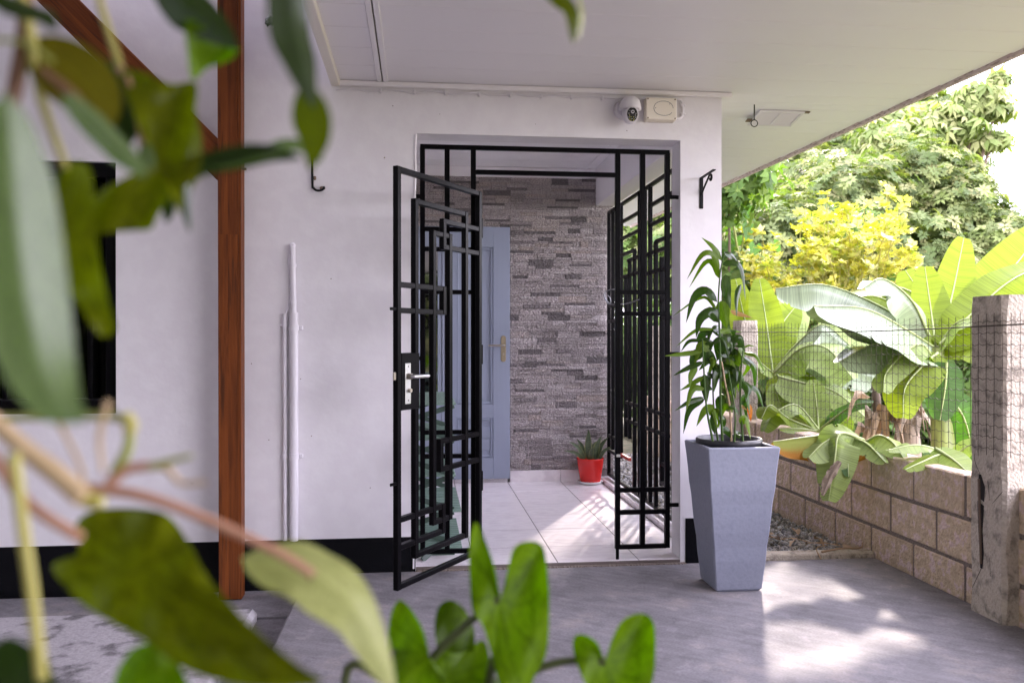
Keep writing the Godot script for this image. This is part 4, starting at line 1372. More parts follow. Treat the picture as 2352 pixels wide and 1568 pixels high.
func slatted_stand() -> void:
	var t := thing("slatted_stand", "dark green folding stand of slatted shelves on crossed legs inside the porch", "stand", Vector3(-0.02, 0.02, -5.1))
	var x1 := -0.42
	var x2 := 0.235
	var tiers := [[0.825, -4.62, -5.62], [0.63, -4.66, -5.55], [0.43, -4.68, -5.5], [0.235, -4.66, -5.4], [0.06, -4.56, -5.3]]
	for i in tiers.size():
		var y: float = tiers[i][0]
		var za: float = tiers[i][1]
		var zb: float = tiers[i][2]
		var sh := put(t, "shelf_rail", boxm(Vector3(x1 + 0.02, y - 0.022, zb), Vector3(x1 + 0.045, y - 0.006, za), 0.002), M.green_paint)
		put(sh, "rail", boxm(Vector3(x2 - 0.075, y - 0.022, zb), Vector3(x2 - 0.05, y - 0.006, za), 0.002), M.green_paint)
		var z := zb
		var ex := x2 - (0.03 if i < 3 else 0.0)
		while z < za - 0.01:
			put(sh, "slat", boxm(Vector3(x1, y - 0.006, z), Vector3(ex, y + 0.006, z + 0.032), 0.003), M.green_paint)
			z += 0.05
	# crossed legs at the near and far end of every tier
	for i in tiers.size():
		var y1: float = tiers[i][0] - 0.01
		var y0: float = tiers[i + 1][0] + 0.005 if i + 1 < tiers.size() else 0.022
		var zz: float = tiers[i][1] - 0.02
		put(t, "leg", barm(Vector3(x1 + 0.03, y1, zz), Vector3(x2 - 0.04, y0, zz), 0.028, 0.014), M.shaded_green)
		put(t, "leg", barm(Vector3(x2 - 0.04, y1, zz - 0.018), Vector3(x1 + 0.03, y0, zz - 0.018), 0.028, 0.014), M.shaded_green)
		put(t, "leg", barm(Vector3(x1 + 0.03, y1, zz - 0.7), Vector3(x2 - 0.04, y0, zz - 0.7), 0.028, 0.014), M.shaded_green)
		put(t, "leg", barm(Vector3(x2 - 0.04, y1, zz - 0.718), Vector3(x1 + 0.03, y0, zz - 0.718), 0.028, 0.014), M.shaded_green)
	put(t, "foot", barm(Vector3(0.02, 0.025, -4.46), Vector3(0.11, 0.075, -4.58), 0.03, 0.012), M.shaded_green)

# ---------------------------------------------------------------- boundary
func boundary() -> void:
	var X := 2.46
	var t := thing("block_wall", "low boundary wall of tan earth blocks with wide mortar joints", "wall", Vector3(2.54, 0, -5))
	put(t, "mortar_core", boxm(Vector3(X + 0.005, -0.25, -9.0), Vector3(X + 0.145, 0.560, 0.8)), M.mortar)
	var ys := [-0.06, 0.162, 0.365, 0.565]
	for r in 3:
		var z := 0.8 - (0.0 if r != 1 else 0.21)
		while z > -8.9:
			var L := 0.40
			var z2: float = maxf(z - L, -9.0)
			var j := 0.007
			var s := st()
			var dx := rng.randf_range(-0.004, 0.003)
			box(s, Vector3(X + dx, ys[r] + (0.009 if r else 0.0), z2 + j), Vector3(X + 0.15 - dx, ys[r + 1] - (0.007 if r < 2 else 0.0), z - j), 0.007)
			put(t, "block", done(s), M["earth_block_%d" % (rng.randi() % 4)])
			z = z2
	post(Vector3(2.395, 0, -3.47), Vector3(2.615, 1.362, -3.25), "weathered square concrete fence post, cracked open at its foot", true)
	post(Vector3(2.42, 0, -6.36), Vector3(2.57, 1.32, -6.21), "weathered square concrete fence post behind the potted cane plant", false)
	post(Vector3(2.43, 0, -8.75), Vector3(2.62, 1.315, -8.56), "weathered concrete fence post at the far end of the gravel", false)
	fence(-6.28, -2.3, 1.285, 0.71, "rusty wire mesh stretched over the cracked concrete post above the block wall")
	fence(-8.65, -6.30, 1.27, 0.70, "rusty wire mesh between far posts seen through the side grille")
	# litter in the corner of the gravel
	var lr := RandomNumberGenerator.new()
	lr.seed = 9
	for i in 9:
		var p := Vector3(lr.randf_range(1.98, 2.42), 0.012, lr.randf_range(-4.95, -4.46))
		if i == 0:
			p = Vector3(2.05, 0.02, -4.78)
		var a := lr.randf() * TAU
		var d := Vector3(cos(a), 0, sin(a)) * lr.randf_range(0.05, 0.11)
		var m := blade([p - d, p + Vector3(0, lr.randf_range(0.008, 0.03), 0), p + d], lr.randf_range(0.012, 0.026), Vector3(lr.randf_range(-0.5, 0.5), 1, lr.randf_range(-0.4, 0.4)), lr.randf_range(-0.7, 0.5), 8, 0, 0.25)
		var o := thing("dry_leaf", "curled brown dry leaf lying on gravel by the block wall", "leaf", p, "dry leaves on the gravel")
		put(o, "leaf_blade", m, M.dry_leaf)
	var stk := thing("dry_stalk", "bent dry brown stalk lying over the gravel kerb", "stalk", Vector3(2.35, 0.02, -4.4))
	put(stk, "stalk", tubem([Vector3(2.16, 0.034, -4.36), Vector3(2.28, 0.045, -4.38), Vector3(2.40, 0.04, -4.40), Vector3(2.45, 0.05, -4.47)], 0.006, 0.004, 6, 10), M.dry_leaf)
	put(stk, "fibre", tubem([Vector3(2.14, 0.004, -4.33), Vector3(2.14, 0.05, -4.38), Vector3(2.22, 0.055, -4.42)], 0.004, 0.002, 6, 10), M.dry_leaf)

func post(lo: Vector3, hi: Vector3, label: String, cracked: bool) -> void:
	var t := thing("concrete_post", label, "post", Vector3((lo.x + hi.x) / 2, 0, (lo.z + hi.z) / 2), "concrete fence posts")
	var s := st()
	# a shaft whose faces and edges are slightly uneven, with worn arrises
	var n := 22
	var pr := RandomNumberGenerator.new()
	pr.seed = int(hi.y * 1000) + int(lo.z * 77)
	var rows := []
	for i in n + 1:
		var y := lerpf(-0.2, hi.y, float(i) / n)
		var q := []
		var w := 0.010 + pr.randf() * 0.007
		for c in [[lo.x, hi.z, 1, 0, 0, -1], [hi.x, hi.z, -1, 0, 0, -1], [hi.x, lo.z, -1, 0, 0, 1], [lo.x, lo.z, 1, 0, 0, 1]]:
			var j := Vector3(pr.randf_range(-0.002, 0.002), 0, pr.randf_range(-0.002, 0.002))
			var k: float = w if i < n else w + 0.006
			var a := Vector3(c[0], y, c[1] + c[5] * k) + j
			var b := Vector3(c[0] + c[2] * k, y, c[1]) + j
			if c[2] * c[5] > 0:
				q.append(b)
				q.append(a)
			else:
				q.append(a)
				q.append(b)
		rows.append(q)
	for i in n:
		for k in 8:
			var k2 := (k + 1) % 8
			quad(s, rows[i][k2], rows[i][k], rows[i + 1][k], rows[i + 1][k2])
	for k in range(1, 7):
		for p in [rows[n][0], rows[n][k + 1], rows[n][k]]:
			s.add_vertex(p)
	put(t, "shaft", done(s), M.weathered_concrete)
	if cracked:
		# spalled slot with the rusted bar showing, and hairline cracks
		var x := lo.x - 0.0015
		s = st()
		var left := [[0.60, -3.405], [0.55, -3.412], [0.46, -3.414], [0.36, -3.408], [0.27, -3.400], [0.20, -3.396]]
		var right := [[0.60, -3.390], [0.55, -3.365], [0.46, -3.372], [0.36, -3.380], [0.27, -3.372], [0.20, -3.380]]
		for i in 5:
			quad(s, Vector3(x, left[i][0], left[i][1]), Vector3(x, right[i][0], right[i][1]), Vector3(x, right[i + 1][0], right[i + 1][1]), Vector3(x, left[i + 1][0], left[i + 1][1]))
		put(t, "spalled_slot", done(s), M.crack_dark)
		put(t, "rusty_bar", tubem([Vector3(x - 0.002, 0.58, -3.402), Vector3(x - 0.001, 0.22, -3.388)], 0.006, 0.006, 6), M.rusty_iron)
		for cr in [[[0.95, -3.435], [0.85, -3.43], [0.74, -3.422], [0.66, -3.437], [0.60, -3.40]], [[0.58, -3.35], [0.5, -3.34], [0.40, -3.352], [0.30, -3.345], [0.18, -3.33]], [[0.20, -3.39], [0.15, -3.42], [0.10, -3.45]], [[0.48, -3.33], [0.52, -3.29], [0.55, -3.26]]]:
			var pts := []
			for c in cr:
				pts.append(Vector3(lo.x + 0.0008, c[0], c[1]))
			put(t, "crack", tubem(pts, 0.0016, 0.0010, 5, 16), M.crack_dark)

func fence(z1: float, z2: float, top: float, bottom: float, label: String) -> void:
	var t := thing("wire_fence", label, "fence", Vector3(2.389, bottom, (z1 + z2) / 2), "wire mesh bays")
	var X := 2.389
	var fr := RandomNumberGenerator.new()
	fr.seed = int(absf(z1) * 100)
	var sag := func(z: float) -> float:
		return -0.02 * sin(PI * clampf((z - z1) / (z2 - z1), 0.0, 1.0)) + 0.004 * sin(z * 9.0)
	var rows := int((top - bottom) / 0.0485)
	for r in rows + 1:
		var pts := []
		var k := 0
		var z := z1
		while z <= z2 + 0.001:
			pts.append(Vector3(X + (0.003 if k % 2 else -0.003), bottom + 0.02 + r * 0.0485 + sag.call(z) + (0.0035 if k % 2 else -0.0035), z))
			k += 1
			z += 0.0255
		put(t, "line_wire", tubem(pts, 0.0012, 0.0012, 4), M.mesh_wire)
	put(t, "strain_wire", tubem([Vector3(X - 0.004, top - 0.055, z1), Vector3(X - 0.006, top - 0.065, (z1 + z2) / 2), Vector3(X - 0.004, top - 0.03, z2)], 0.003, 0.003, 6, 12), M.mesh_wire)
	var z3 := z1 + 0.02
	while z3 < z2:
		var lean := fr.randf_range(-0.006, 0.006)
		put(t, "upright_wire", tubem([Vector3(X, bottom - fr.randf() * 0.02 + sag.call(z3), z3 + lean), Vector3(X, (top + bottom) / 2, z3), Vector3(X, top + 0.012 + sag.call(z3), z3 + lean * 0.5)], 0.0011, 0.0011, 4), M.mesh_wire)
		z3 += 0.051

# ---------------------------------------------------------------- plants
func cane_plant(pc: Vector3) -> void:
	var t := thing("cane_plant", "leafy green cane plant with arching narrow leaves in the grey planter", "plant", pc + Vector3(0, 0.68, 0))
	var D := 3.98
	var at := func(x: float, y: float, d: float) -> Vector3:
		return px((2300.0 + x / 1.912) * 0.65333, (800.0 + y / 1.912) * 0.65333, d)
	for sdef in [
		[[[460, 1440, 0], [448, 1200, 0], [445, 950, 0], [440, 700, 0], [432, 500, 0], [447, 290, 0], [473, 175, 0]], 9, 4, "cane_stem"],
		[[[395, 1435, -0.04], [352, 1200, -0.05], [332, 900, -0.05], [325, 745, -0.05]], 8, 4, "cane_stem"],
		[[[520, 1440, 0.03], [508, 1200, 0.02], [478, 1040, 0.0], [455, 900, 0.0]], 7, 5, "cane_stem_dry"],
		[[[597, 1435, 0.0], [580, 1160, 0.0], [586, 950, -0.02], [602, 800, -0.02]], 8, 4, "cane_stem"],
		[[[430, 1440, 0.06], [405, 1250, 0.07], [395, 1050, 0.08], [400, 850, 0.08]], 7, 4, "cane_stem"],
		[[[540, 1440, -0.05], [545, 1250, -0.06], [520, 1080, -0.06], [500, 960, -0.06]], 6, 4, "cane_stem"]]:
		var pts := []
		for q in sdef[0]:
			pts.append(at.call(q[0], q[1], D + q[2]))
		var r: float = 1.0 / 1.912 * 0.65333 * D / FOCAL
		put(t, "stem", tubem(pts, sdef[1] * r, sdef[2] * r, 10, 30, 0.06), M[sdef[3]])
	var leaves := [
		[[455, 220], [400, 130], [318, 65], 22], [[440, 290], [395, 178], [320, 185], [222, 345], 20], [[435, 340], [405, 240], [340, 235], [238, 400], 20],
		[[425, 500], [350, 418], [270, 470], [215, 640], 28], [[430, 570], [365, 475], [290, 480], [125, 595], 13], [[440, 640], [385, 562], [310, 610], [282, 740], 36],
		[[475, 170], [525, 185], [565, 240], 24], [[460, 250], [535, 232], [592, 280], [615, 490], 22], [[480, 315], [490, 430], [515, 552], 32],
		[[450, 490], [468, 580], [490, 682], 38], [[585, 380], [560, 470], [555, 600], 18], [[515, 560], [580, 578], [660, 605], 18],
		[[445, 750], [440, 820], [425, 895], 34], [[400, 680], [280, 690], [145, 802], 12], [[330, 760], [240, 760], [180, 832], 12],
		[[330, 830], [190, 848], [70, 862], 15], [[325, 820], [275, 880], [245, 955], 34], [[330, 900], [230, 940], [128, 995], 18],
		[[290, 930], [250, 1000], [240, 1075], 20], [[335, 1000], [260, 1045], [170, 1097], 15], [[340, 985], [345, 1080], [352, 1185], 28],
		[[340, 1080], [260, 1085], [212, 1245], 20], [[335, 1140], [240, 1170], [138, 1232], 15], [[340, 1150], [240, 1220], [196, 1385], 18],
		[[360, 820], [395, 900], [412, 985], 26], [[400, 1190], [340, 1230], [285, 1335], 20], [[450, 1120], [450, 1200], [452, 1285], 32],
		[[405, 1240], [405, 1320], [412, 1395], 30], [[575, 840], [540, 930], [518, 1005], 28], [[602, 835], [690, 860], [755, 992], 22],
		[[602, 870], [675, 940], [678, 1092], 22], [[575, 960], [530, 1040], [498, 1105], 30], [[590, 900], [640, 920], [590, 1010], 18],
		[[588, 1030], [630, 1080], [622, 1155], 28], [[600, 1060], [690, 1090], [738, 1215], 17], [[585, 1200], [640, 1205], [652, 1305], 24],
		[[500, 1200], [550, 1215], [570, 1265], 14], [[430, 1270], [465, 1290], [472, 1352], 28], [[460, 1350], [490, 1368], [515, 1412], 22],
		[[585, 1380], [560, 1385], [575, 1420], 20], [[602, 800], [565, 795], [535, 800], 8], [[605, 805], [640, 790], [680, 800], 6],
		[[400, 860], [360, 900], [300, 960], 20], [[480, 900], [540, 880], [600, 930], 16], [[445, 850], [500, 840], [560, 760], 20], [[440, 700], [500, 690], [590, 700], 18]]
	var cr := RandomNumberGenerator.new()
	cr.seed = 77
	for i in 40:
		var bx := cr.randf_range(370, 600)
		var by := cr.randf_range(660, 1330)
		var sx := cr.randf_range(-130, 130)
		leaves.append([[bx, by], [bx + sx * 0.55, by - cr.randf_range(-10, 45)], [bx + sx, by + cr.randf_range(30, 150)], cr.randf_range(15, 30)])
	for i in leaves.size():
		var l: Array = leaves[i]
		var dz := cr.randf_range(-0.07, 0.07) if i < 46 else cr.randf_range(-0.02, 0.12)
		var pts := []
		for q in l.slice(0, l.size() - 1):
			pts.append(at.call(q[0], q[1], D + dz * (float(pts.size()) / 2.0)))
		var w: float = 1.25 * l[l.size() - 1] / 1.912 * 0.65333 * D / FOCAL
		var key := "cane_leaf"
		var p := cr.randf()
		if p < 0.24 or i in [0, 1, 2, 29]:
			key = "cane_leaf_light"
		elif i in [11, 35]:
			key = "cane_leaf_burnt"
		put(t, "leaf", blade(pts, w, Vector3(cr.randf_range(-0.6, 0.6), 0.55, 0.9), cr.randf_range(0.15, 0.6), 12, 3, 0.05), M[key])

func banana_leaf(t: Node3D, specs: Array, d0: float, d1: float, hw: float, nrm: Vector3, fold: float, key: String, tear := 0.0, ruffle := 0.03, twist := 0.0) -> void:
	var pts := []
	for i in specs.size():
		pts.append(px(specs[i][0], specs[i][1], lerpf(d0, d1, float(i) / (specs.size() - 1))))
	var dm := (d0 + d1) / 2.0
	var lf := put(t, "leaf", blade(pts, hw * dm / FOCAL, nrm, fold, 30, 1, ruffle, tear, twist, 4), M[key])
	put(lf, "midrib", tubem(pts, 0.009, 0.002, 6, 16), M.midrib if key != "banana_dead" else M.banana_dead)

func banana(label: String, base: Vector3, top: Vector3, r: float) -> Node3D:
	var t := thing("banana_plant", label, "banana plant", base, "banana plants beyond the wall")
	put(t, "pseudostem", tubem([base, base.lerp(top, 0.5) + Vector3(0.02, 0, 0), top], r, r * 0.55, 14, 14, 0.03), M.pseudostem)
	return t

func ground_under(p: Vector3) -> Vector3:
	return Vector3(p.x, -0.02, p.z)

func bananas() -> void:
	var up := Vector3(-0.1, 1, 0.25)
	var cam := Vector3(-0.2, 0.25, 1)
	# near right plant
	var top := px(2150, 800, 5.0)
	var b := ground_under(px(2172, 1100, 4.9))
	var t := banana("tall banana plant with a pale pseudostem beside the cracked post", b, top, 0.085)
	banana_leaf(t, [[2150, 800], [2075, 752], [1985, 708], [1870, 702]], 5.0, 4.7, 118, up, 1.0, "banana_glaucous", 0.05)
	banana_leaf(t, [[2140, 780], [2040, 712], [1900, 655], [1782, 662]], 5.15, 5.3, 125, up, 1.0, "banana_glaucous", 0.04)
	banana_leaf(t, [[2150, 800], [2140, 720], [2125, 612]], 5.0, 5.2, 50, cam, -0.15, "banana_light")
	banana_leaf(t, [[2155, 790], [2185, 690], [2215, 546]], 5.1, 5.4, 52, cam, -0.1, "banana_light", 0.0, 0.02)
	banana_leaf(t, [[2160, 790], [2240, 715], [2330, 640], [2450, 590]], 4.95, 4.9, 80, Vector3(-0.3, 0.9, 0.6), 0.35, "banana_light", 0.03)
	banana_leaf(t, [[2165, 780], [2260, 690], [2340, 600], [2400, 520]], 5.2, 5.5, 70, cam, 0.2, "banana_light", 0.02)
	banana_leaf(t, [[2135, 770], [2095, 690], [2030, 640], [1985, 660]], 5.0, 4.9, 72, Vector3(-0.3, 0.9, 0.5), 0.8, "banana_glaucous")
	banana_leaf(t, [[2150, 805], [2200, 740], [2265, 730]], 5.0, 4.8, 42, up, 0.6, "banana_green", 0.03)
	banana_leaf(t, [[2175, 832], [2172, 890], [2160, 965]], 4.85, 4.82, 48, Vector3(-0.2, 0.35, 1), 0.25, "banana_deep", 0.0, 0.02)
	banana_leaf(t, [[2150, 830], [2110, 790], [2040, 850], [2030, 900]], 4.95, 4.7, 45, up, 0.9, "banana_green", 0.05)
	banana_leaf(t, [[2170, 900], [2215, 960], [2240, 1060]], 4.9, 4.85, 45, Vector3(-0.5, 0.5, 0.7), 0.4, "banana_deep")
	banana_leaf(t, [[2130, 690], [2060, 660], [2010, 700], [1985, 735]], 5.4, 5.5, 45, Vector3(0, 1, 0.2), 0.8, "banana_light")
	banana_leaf(t, [[2150, 805], [2090, 800], [2010, 790], [1930, 830]], 5.05, 4.9, 95, Vector3(-0.1, 0.9, 0.5), 0.85, "banana_glaucous", 0.08)
	banana_leaf(t, [[2155, 810], [2120, 840], [2080, 890], [2075, 960]], 4.9, 4.75, 60, Vector3(-0.3, 0.7, 0.7), 0.5, "banana_light", 0.04)
	banana_leaf(t, [[2145, 800], [2085, 720], [2010, 680], [1940, 690]], 5.3, 5.5, 90, Vector3(0, 0.8, 0.6), 0.5, "banana_light", 0.05)
	banana_leaf(t, [[2160, 805], [2225, 790], [2290, 830]], 5.0, 4.8, 60, up, 0.7, "banana_light", 0.04)
	banana_leaf(t, [[2155, 790], [2130, 700], [2080, 620]], 5.5, 5.8, 60, cam, 0.1, "banana_light", 0.03)
	# left plant behind the far post
	top = px(1775, 850, 6.9)
	b = ground_under(px(1790, 1000, 6.9))
	t = banana("banana plant with yellow stalks behind the far concrete post", b, top, 0.06)
	banana_leaf(t, [[1775, 850], [1762, 750], [1745, 640]], 6.8, 7.0, 44, cam, -0.12, "banana_light", 0.02)
	banana_leaf(t, [[1770, 850], [1720, 760], [1690, 640]], 7.0, 7.2, 40, cam, 0.1, "banana_light")
	banana_leaf(t, [[1780, 850], [1830, 790], [1890, 745], [1950, 790]], 6.7, 6.3, 90, up, 0.95, "banana_glaucous", 0.03)
	banana_leaf(t, [[1778, 850], [1850, 770], [1930, 730], [2010, 800]], 6.9, 6.6, 90, up, 0.7, "banana_green", 0.06)
	banana_leaf(t, [[1775, 860], [1790, 760], [1830, 700]], 7.0, 7.2, 46, cam, -0.1, "banana_light")
	banana_leaf(t, [[1785, 855], [1900, 835], [1990, 850], [2060, 880]], 6.5, 6.1, 70, up, 1.1, "banana_glaucous", 0.25)
	banana_leaf(t, [[1775, 855], [1730, 830], [1700, 900]], 6.7, 6.6, 42, up, 0.8, "banana_green")
	banana_leaf(t, [[1785, 860], [1850, 850], [1900, 900], [1925, 960]], 6.6, 6.3, 30, up, 0.9, "banana_dead", 0.1)
	banana_leaf(t, [[1780, 855], [1840, 800], [1900, 800], [1960, 870]], 6.4, 6.0, 80, Vector3(-0.2, 0.9, 0.5), 0.6, "banana_green", 0.03)
	banana_leaf(t, [[1782, 850], [1810, 740], [1850, 690]], 7.2, 7.4, 50, cam, -0.1, "banana_green", 0.02)
	banana_leaf(t, [[1770, 860], [1725, 800], [1705, 740]], 6.9, 7.0, 44, cam, 0.1, "banana_green", 0.02)
	banana_leaf(t, [[1790, 865], [1850, 880], [1920, 900], [1990, 960]], 6.2, 5.9, 70, Vector3(-0.1, 0.9, 0.6), 0.6, "banana_green", 0.08)
	banana_leaf(t, [[1785, 860], [1820, 900], [1860, 960]], 6.3, 6.1, 60, Vector3(-0.2, 0.6, 0.8), 0.4, "banana_light", 0.03)
	# low young plants along the wall
	top = px(1880, 985, 5.9)
	t = banana("young banana plant with upright leaves just behind the block wall", ground_under(px(1884, 1020, 5.9)), top, 0.035)
	banana_leaf(t, [[1880, 985], [1876, 930], [1868, 872]], 5.9, 6.0, 34, cam, -0.1, "banana_green", 0.0, 0.02)
	banana_leaf(t, [[1880, 985], [1830, 930], [1780, 950], [1755, 990]], 5.9, 5.7, 36, up, 0.7, "banana_green")
	banana_leaf(t, [[1875, 985], [1800, 940], [1780, 880]], 6.0, 6.2, 34, cam, 0.2, "banana_green")
	banana_leaf(t, [[1885, 985], [1930, 950], [1965, 930], [2005, 925]], 5.8, 5.5, 30, Vector3(-0.2, 0.8, 0.6), 0.2, "banana_deep")
	banana_leaf(t, [[1885, 990], [1920, 985], [1955, 960]], 5.8, 5.7, 34, cam, 0.1, "banana_green")
	banana_leaf(t, [[1875, 990], [1840, 985], [1790, 985]], 5.7, 5.6, 26, up, 0.5, "banana_light")
	banana_leaf(t, [[1880, 985], [1850, 900], [1810, 850]], 6.1, 6.3, 44, cam, 0.1, "banana_light", 0.02)
	banana_leaf(t, [[1885, 985], [1925, 900], [1950, 850]], 6.1, 6.3, 40, cam, 0.1, "banana_green", 0.04)
	banana_leaf(t, [[1880, 990], [1810, 960], [1770, 930], [1750, 960]], 5.8, 5.6, 40, up, 0.6, "banana_light", 0.03)
	# plant whose leaves hang over the wall
	top = px(1990, 1020, 4.75)
	var base := ground_under(px(2010, 1040, 5.1))
	t = banana("banana plant whose browned leaves hang over the block wall", base, top, 0.04)
	banana_leaf(t, [[1990, 1020], [1930, 998], [1860, 1003], [1776, 1014]], 4.75, 4.62, 84, Vector3(0.0, 1, 0.25), 1.15, "banana_browned", 0.10, 0.08)
	banana_leaf(t, [[1985, 1010], [1930, 996], [1918, 1055], [1904, 1150]], 4.62, 4.42, 60, Vector3(-0.5, 0.6, 0.7), 0.75, "banana_green", 0.04)
	banana_leaf(t, [[1930, 1060], [1908, 1095], [1890, 1138]], 4.42, 4.4, 14, Vector3(0, 0.3, 1), 0.8, "banana_dead", 0.1, 0.2)
	banana_leaf(t, [[1925, 1000], [1945, 1035], [1950, 1095]], 4.62, 4.45, 26, Vector3(0.2, 0.5, 0.9), 0.5, "banana_deep")
	banana_leaf(t, [[1920, 1000], [1985, 1015], [2035, 1062]], 4.7, 4.4, 34, Vector3(-0.2, 1, 0.4), 0.8, "banana_green", 0.1)
	banana_leaf(t, [[1985, 1015], [1940, 1000], [1895, 1015], [1858, 1050]], 4.7, 4.5, 60, Vector3(-0.2, 0.9, 0.5), 0.9, "banana_green", 0.06, 0.05)
	banana_leaf(t, [[1990, 1015], [2020, 1000], [2050, 1015], [2075, 1050]], 4.65, 4.4, 46, Vector3(-0.1, 0.9, 0.6), 0.8, "banana_green", 0.05)
	top = px(2180, 1060, 4.5)
	t = banana("banana plant with leaves lying on the block wall beside the cracked post", ground_under(px(2200, 1100, 4.75)), top, 0.035)
	banana_leaf(t, [[2190, 1060], [2150, 1032], [2100, 1022], [2040, 1034]], 4.4, 4.3, 32, Vector3(-0.1, 1, 0.3), 0.5, "banana_green", 0.12, 0.12)
	banana_leaf(t, [[2185, 1060], [2160, 1045], [2120, 1060], [2080, 1078]], 4.3, 4.1, 26, Vector3(-0.2, 1, 0.5), 0.6, "banana_light", 0.05)
	banana_leaf(t, [[2150, 1030], [2190, 1055], [2225, 1085]], 4.3, 3.95, 36, Vector3(-0.5, 0.8, 0.4), 0.3, "banana_green")
	banana_leaf(t, [[2185, 1060], [2215, 1030], [2260, 1010]], 4.4, 4.3, 30, Vector3(-0.4, 0.8, 0.5), 0.2, "banana_green")
	# dead clump: stump with dry hanging fronds
	var sb := px(2080, 1010, 5.5)
	t = thing("dead_banana_clump", "brown stump with dry hanging banana fronds behind the block wall", "dead plant", ground_under(sb), "")
	put(t, "stump", tubem([ground_under(sb), px(2085, 985, 5.5), px(2090, 950, 5.5)], 0.10, 0.05, 12, 8, 0.08), M.banana_dead)
	put(t, "stump", tubem([ground_under(px(2020, 1000, 5.6)), px(2015, 940, 5.6), px(2010, 880, 5.7)], 0.035, 0.02, 10, 8, 0.08), M.bark)
	var dr := RandomNumberGenerator.new()
	dr.seed = 31
	for i in 26:
		var u0 := dr.randf_range(1985, 2125)
		var v0 := dr.randf_range(900, 985)
		var du := dr.randf_range(-55, 45)
		var pts := [px(u0, v0, 5.4), px(u0 + du * 0.5, v0 - dr.randf_range(-10, 25), 5.3), px(u0 + du, v0 + dr.randf_range(40, 110), dr.randf_range(5.1, 5.4))]
		put(t, "dry_frond", blade(pts, dr.randf_range(0.012, 0.045), Vector3(dr.randf_range(-1, 1), 0.3, 1), dr.randf_range(0.3, 1.1), 12, 0, 0.25), M.banana_dead if i % 3 else M.dry_leaf)

func rosette(n: int, L: float, w: float, lift: float, droop: float, sd: int) -> ArrayMesh:
	var r := RandomNumberGenerator.new()
	r.seed = sd
	var s := st()
	s.set_smooth_group(0)
	for i in n:
		var a := TAU * (i + r.randf() * 0.6) / n
		var e := lift + r.randf_range(-0.35, 0.35)
		var dir := Vector3(cos(a) * cos(e), sin(e), sin(a) * cos(e))
		var side := dir.cross(Vector3.UP).normalized()
		var l := L * r.randf_range(0.7, 1.1)
		var p0 := dir * l * 0.12
		var p1 := dir * l * 0.5 - Vector3(0, droop * l * 0.2, 0)
		var p2 := dir * l - Vector3(0, droop * l * 0.7, 0)
		var nn := side.cross(dir).normalized() * (w * 0.22)
		for q in [p0, p1 + side * w + nn, p1, p0, p1, p1 - side * w + nn, p1, p1 + side * w + nn, p2, p1, p2, p1 - side * w + nn]:
			s.add_vertex(q)
	return done(s)

func crown(t: Node3D, called: String, lobes: Array, count: int, mesh: Mesh, cols: Array, key: String, sd: int, size := Vector2(0.75, 1.2), out := 0.42) -> void:
	var r := RandomNumberGenerator.new()
	r.seed = sd
	var mm := MultiMesh.new()
	mm.transform_format = MultiMesh.TRANSFORM_3D
	mm.use_colors = true
	mm.mesh = mesh
	mm.instance_count = count
	var tot := 0.0
	for l in lobes:
		tot += pow(l[1].x * l[1].y * l[1].z, 0.667)
	var inv := world_of(t).affine_inverse()
	for i in count:
		var k := r.randf() * tot
		var lobe: Array = lobes[0]
		for l in lobes:
			k -= pow(l[1].x * l[1].y * l[1].z, 0.667)
			if k <= 0:
				lobe = l
				break
		var d := Vector3(r.randfn(), r.randfn(), r.randfn()).normalized()
		var f := pow(r.randf(), out)
		# bumpy lobe outline
		f *= 0.82 + 0.26 * sin(d.x * 5.0 + lobe[0].x * 3.0) * sin(d.y * 6.0 + lobe[0].y) * sin(d.z * 4.0 + 1.0) + 0.12 * r.randf()
		var p: Vector3 = lobe[0] + d * lobe[1] * f
		var upv := (d + Vector3(0, 0.7, 0) + Vector3(r.randfn(), r.randfn(), r.randfn()) * 0.35).normalized()
		var xv := upv.cross(Vector3(r.randfn(), r.randfn(), r.randfn())).normalized()
		var b := Basis(xv, upv, xv.cross(upv)) * Basis.from_scale(Vector3.ONE * r.randf_range(size.x, size.y))
		mm.set_instance_transform(i, inv * Transform3D(b, p))
		var c: Color = cols[r.randi() % cols.size()]
		var q := r.randf_range(0.75, 1.25)
		mm.set_instance_color(i, Color(c.r * q, c.g * q, c.b * q))
	var o := MultiMeshInstance3D.new()
	o.multimesh = mm
	o.material_override = M[key]
	o.name = called
	t.add_child(o, true)
	o.set_meta("kind", "stuff")

func sprays(t: Node3D, called: String, spots: Array, mesh: Mesh, cols: Array, key: String, sd: int) -> void:
	var r := RandomNumberGenerator.new()
	r.seed = sd
	var mm := MultiMesh.new()
	mm.transform_format = MultiMesh.TRANSFORM_3D
	mm.use_colors = true
	mm.mesh = mesh
	mm.instance_count = spots.size()
	var inv := world_of(t).affine_inverse()
	for i in spots.size():
		var upv := (Vector3(0, 1, 0) + Vector3(r.randfn(), r.randfn(), r.randfn()) * 0.45).normalized()
		var xv := upv.cross(Vector3(r.randfn(), r.randfn(), r.randfn())).normalized()
		mm.set_instance_transform(i, inv * Transform3D(Basis(xv, upv, xv.cross(upv)) * Basis.from_scale(Vector3.ONE * r.randf_range(0.7, 1.25)), spots[i]))
		var c: Color = cols[r.randi() % cols.size()]
		var q := r.randf_range(0.8, 1.25)
		mm.set_instance_color(i, Color(c.r * q, c.g * q, c.b * q))
	var o := MultiMeshInstance3D.new()
	o.multimesh = mm
	o.material_override = M[key]
	o.name = called
	t.add_child(o, true)
	o.set_meta("kind", "stuff")

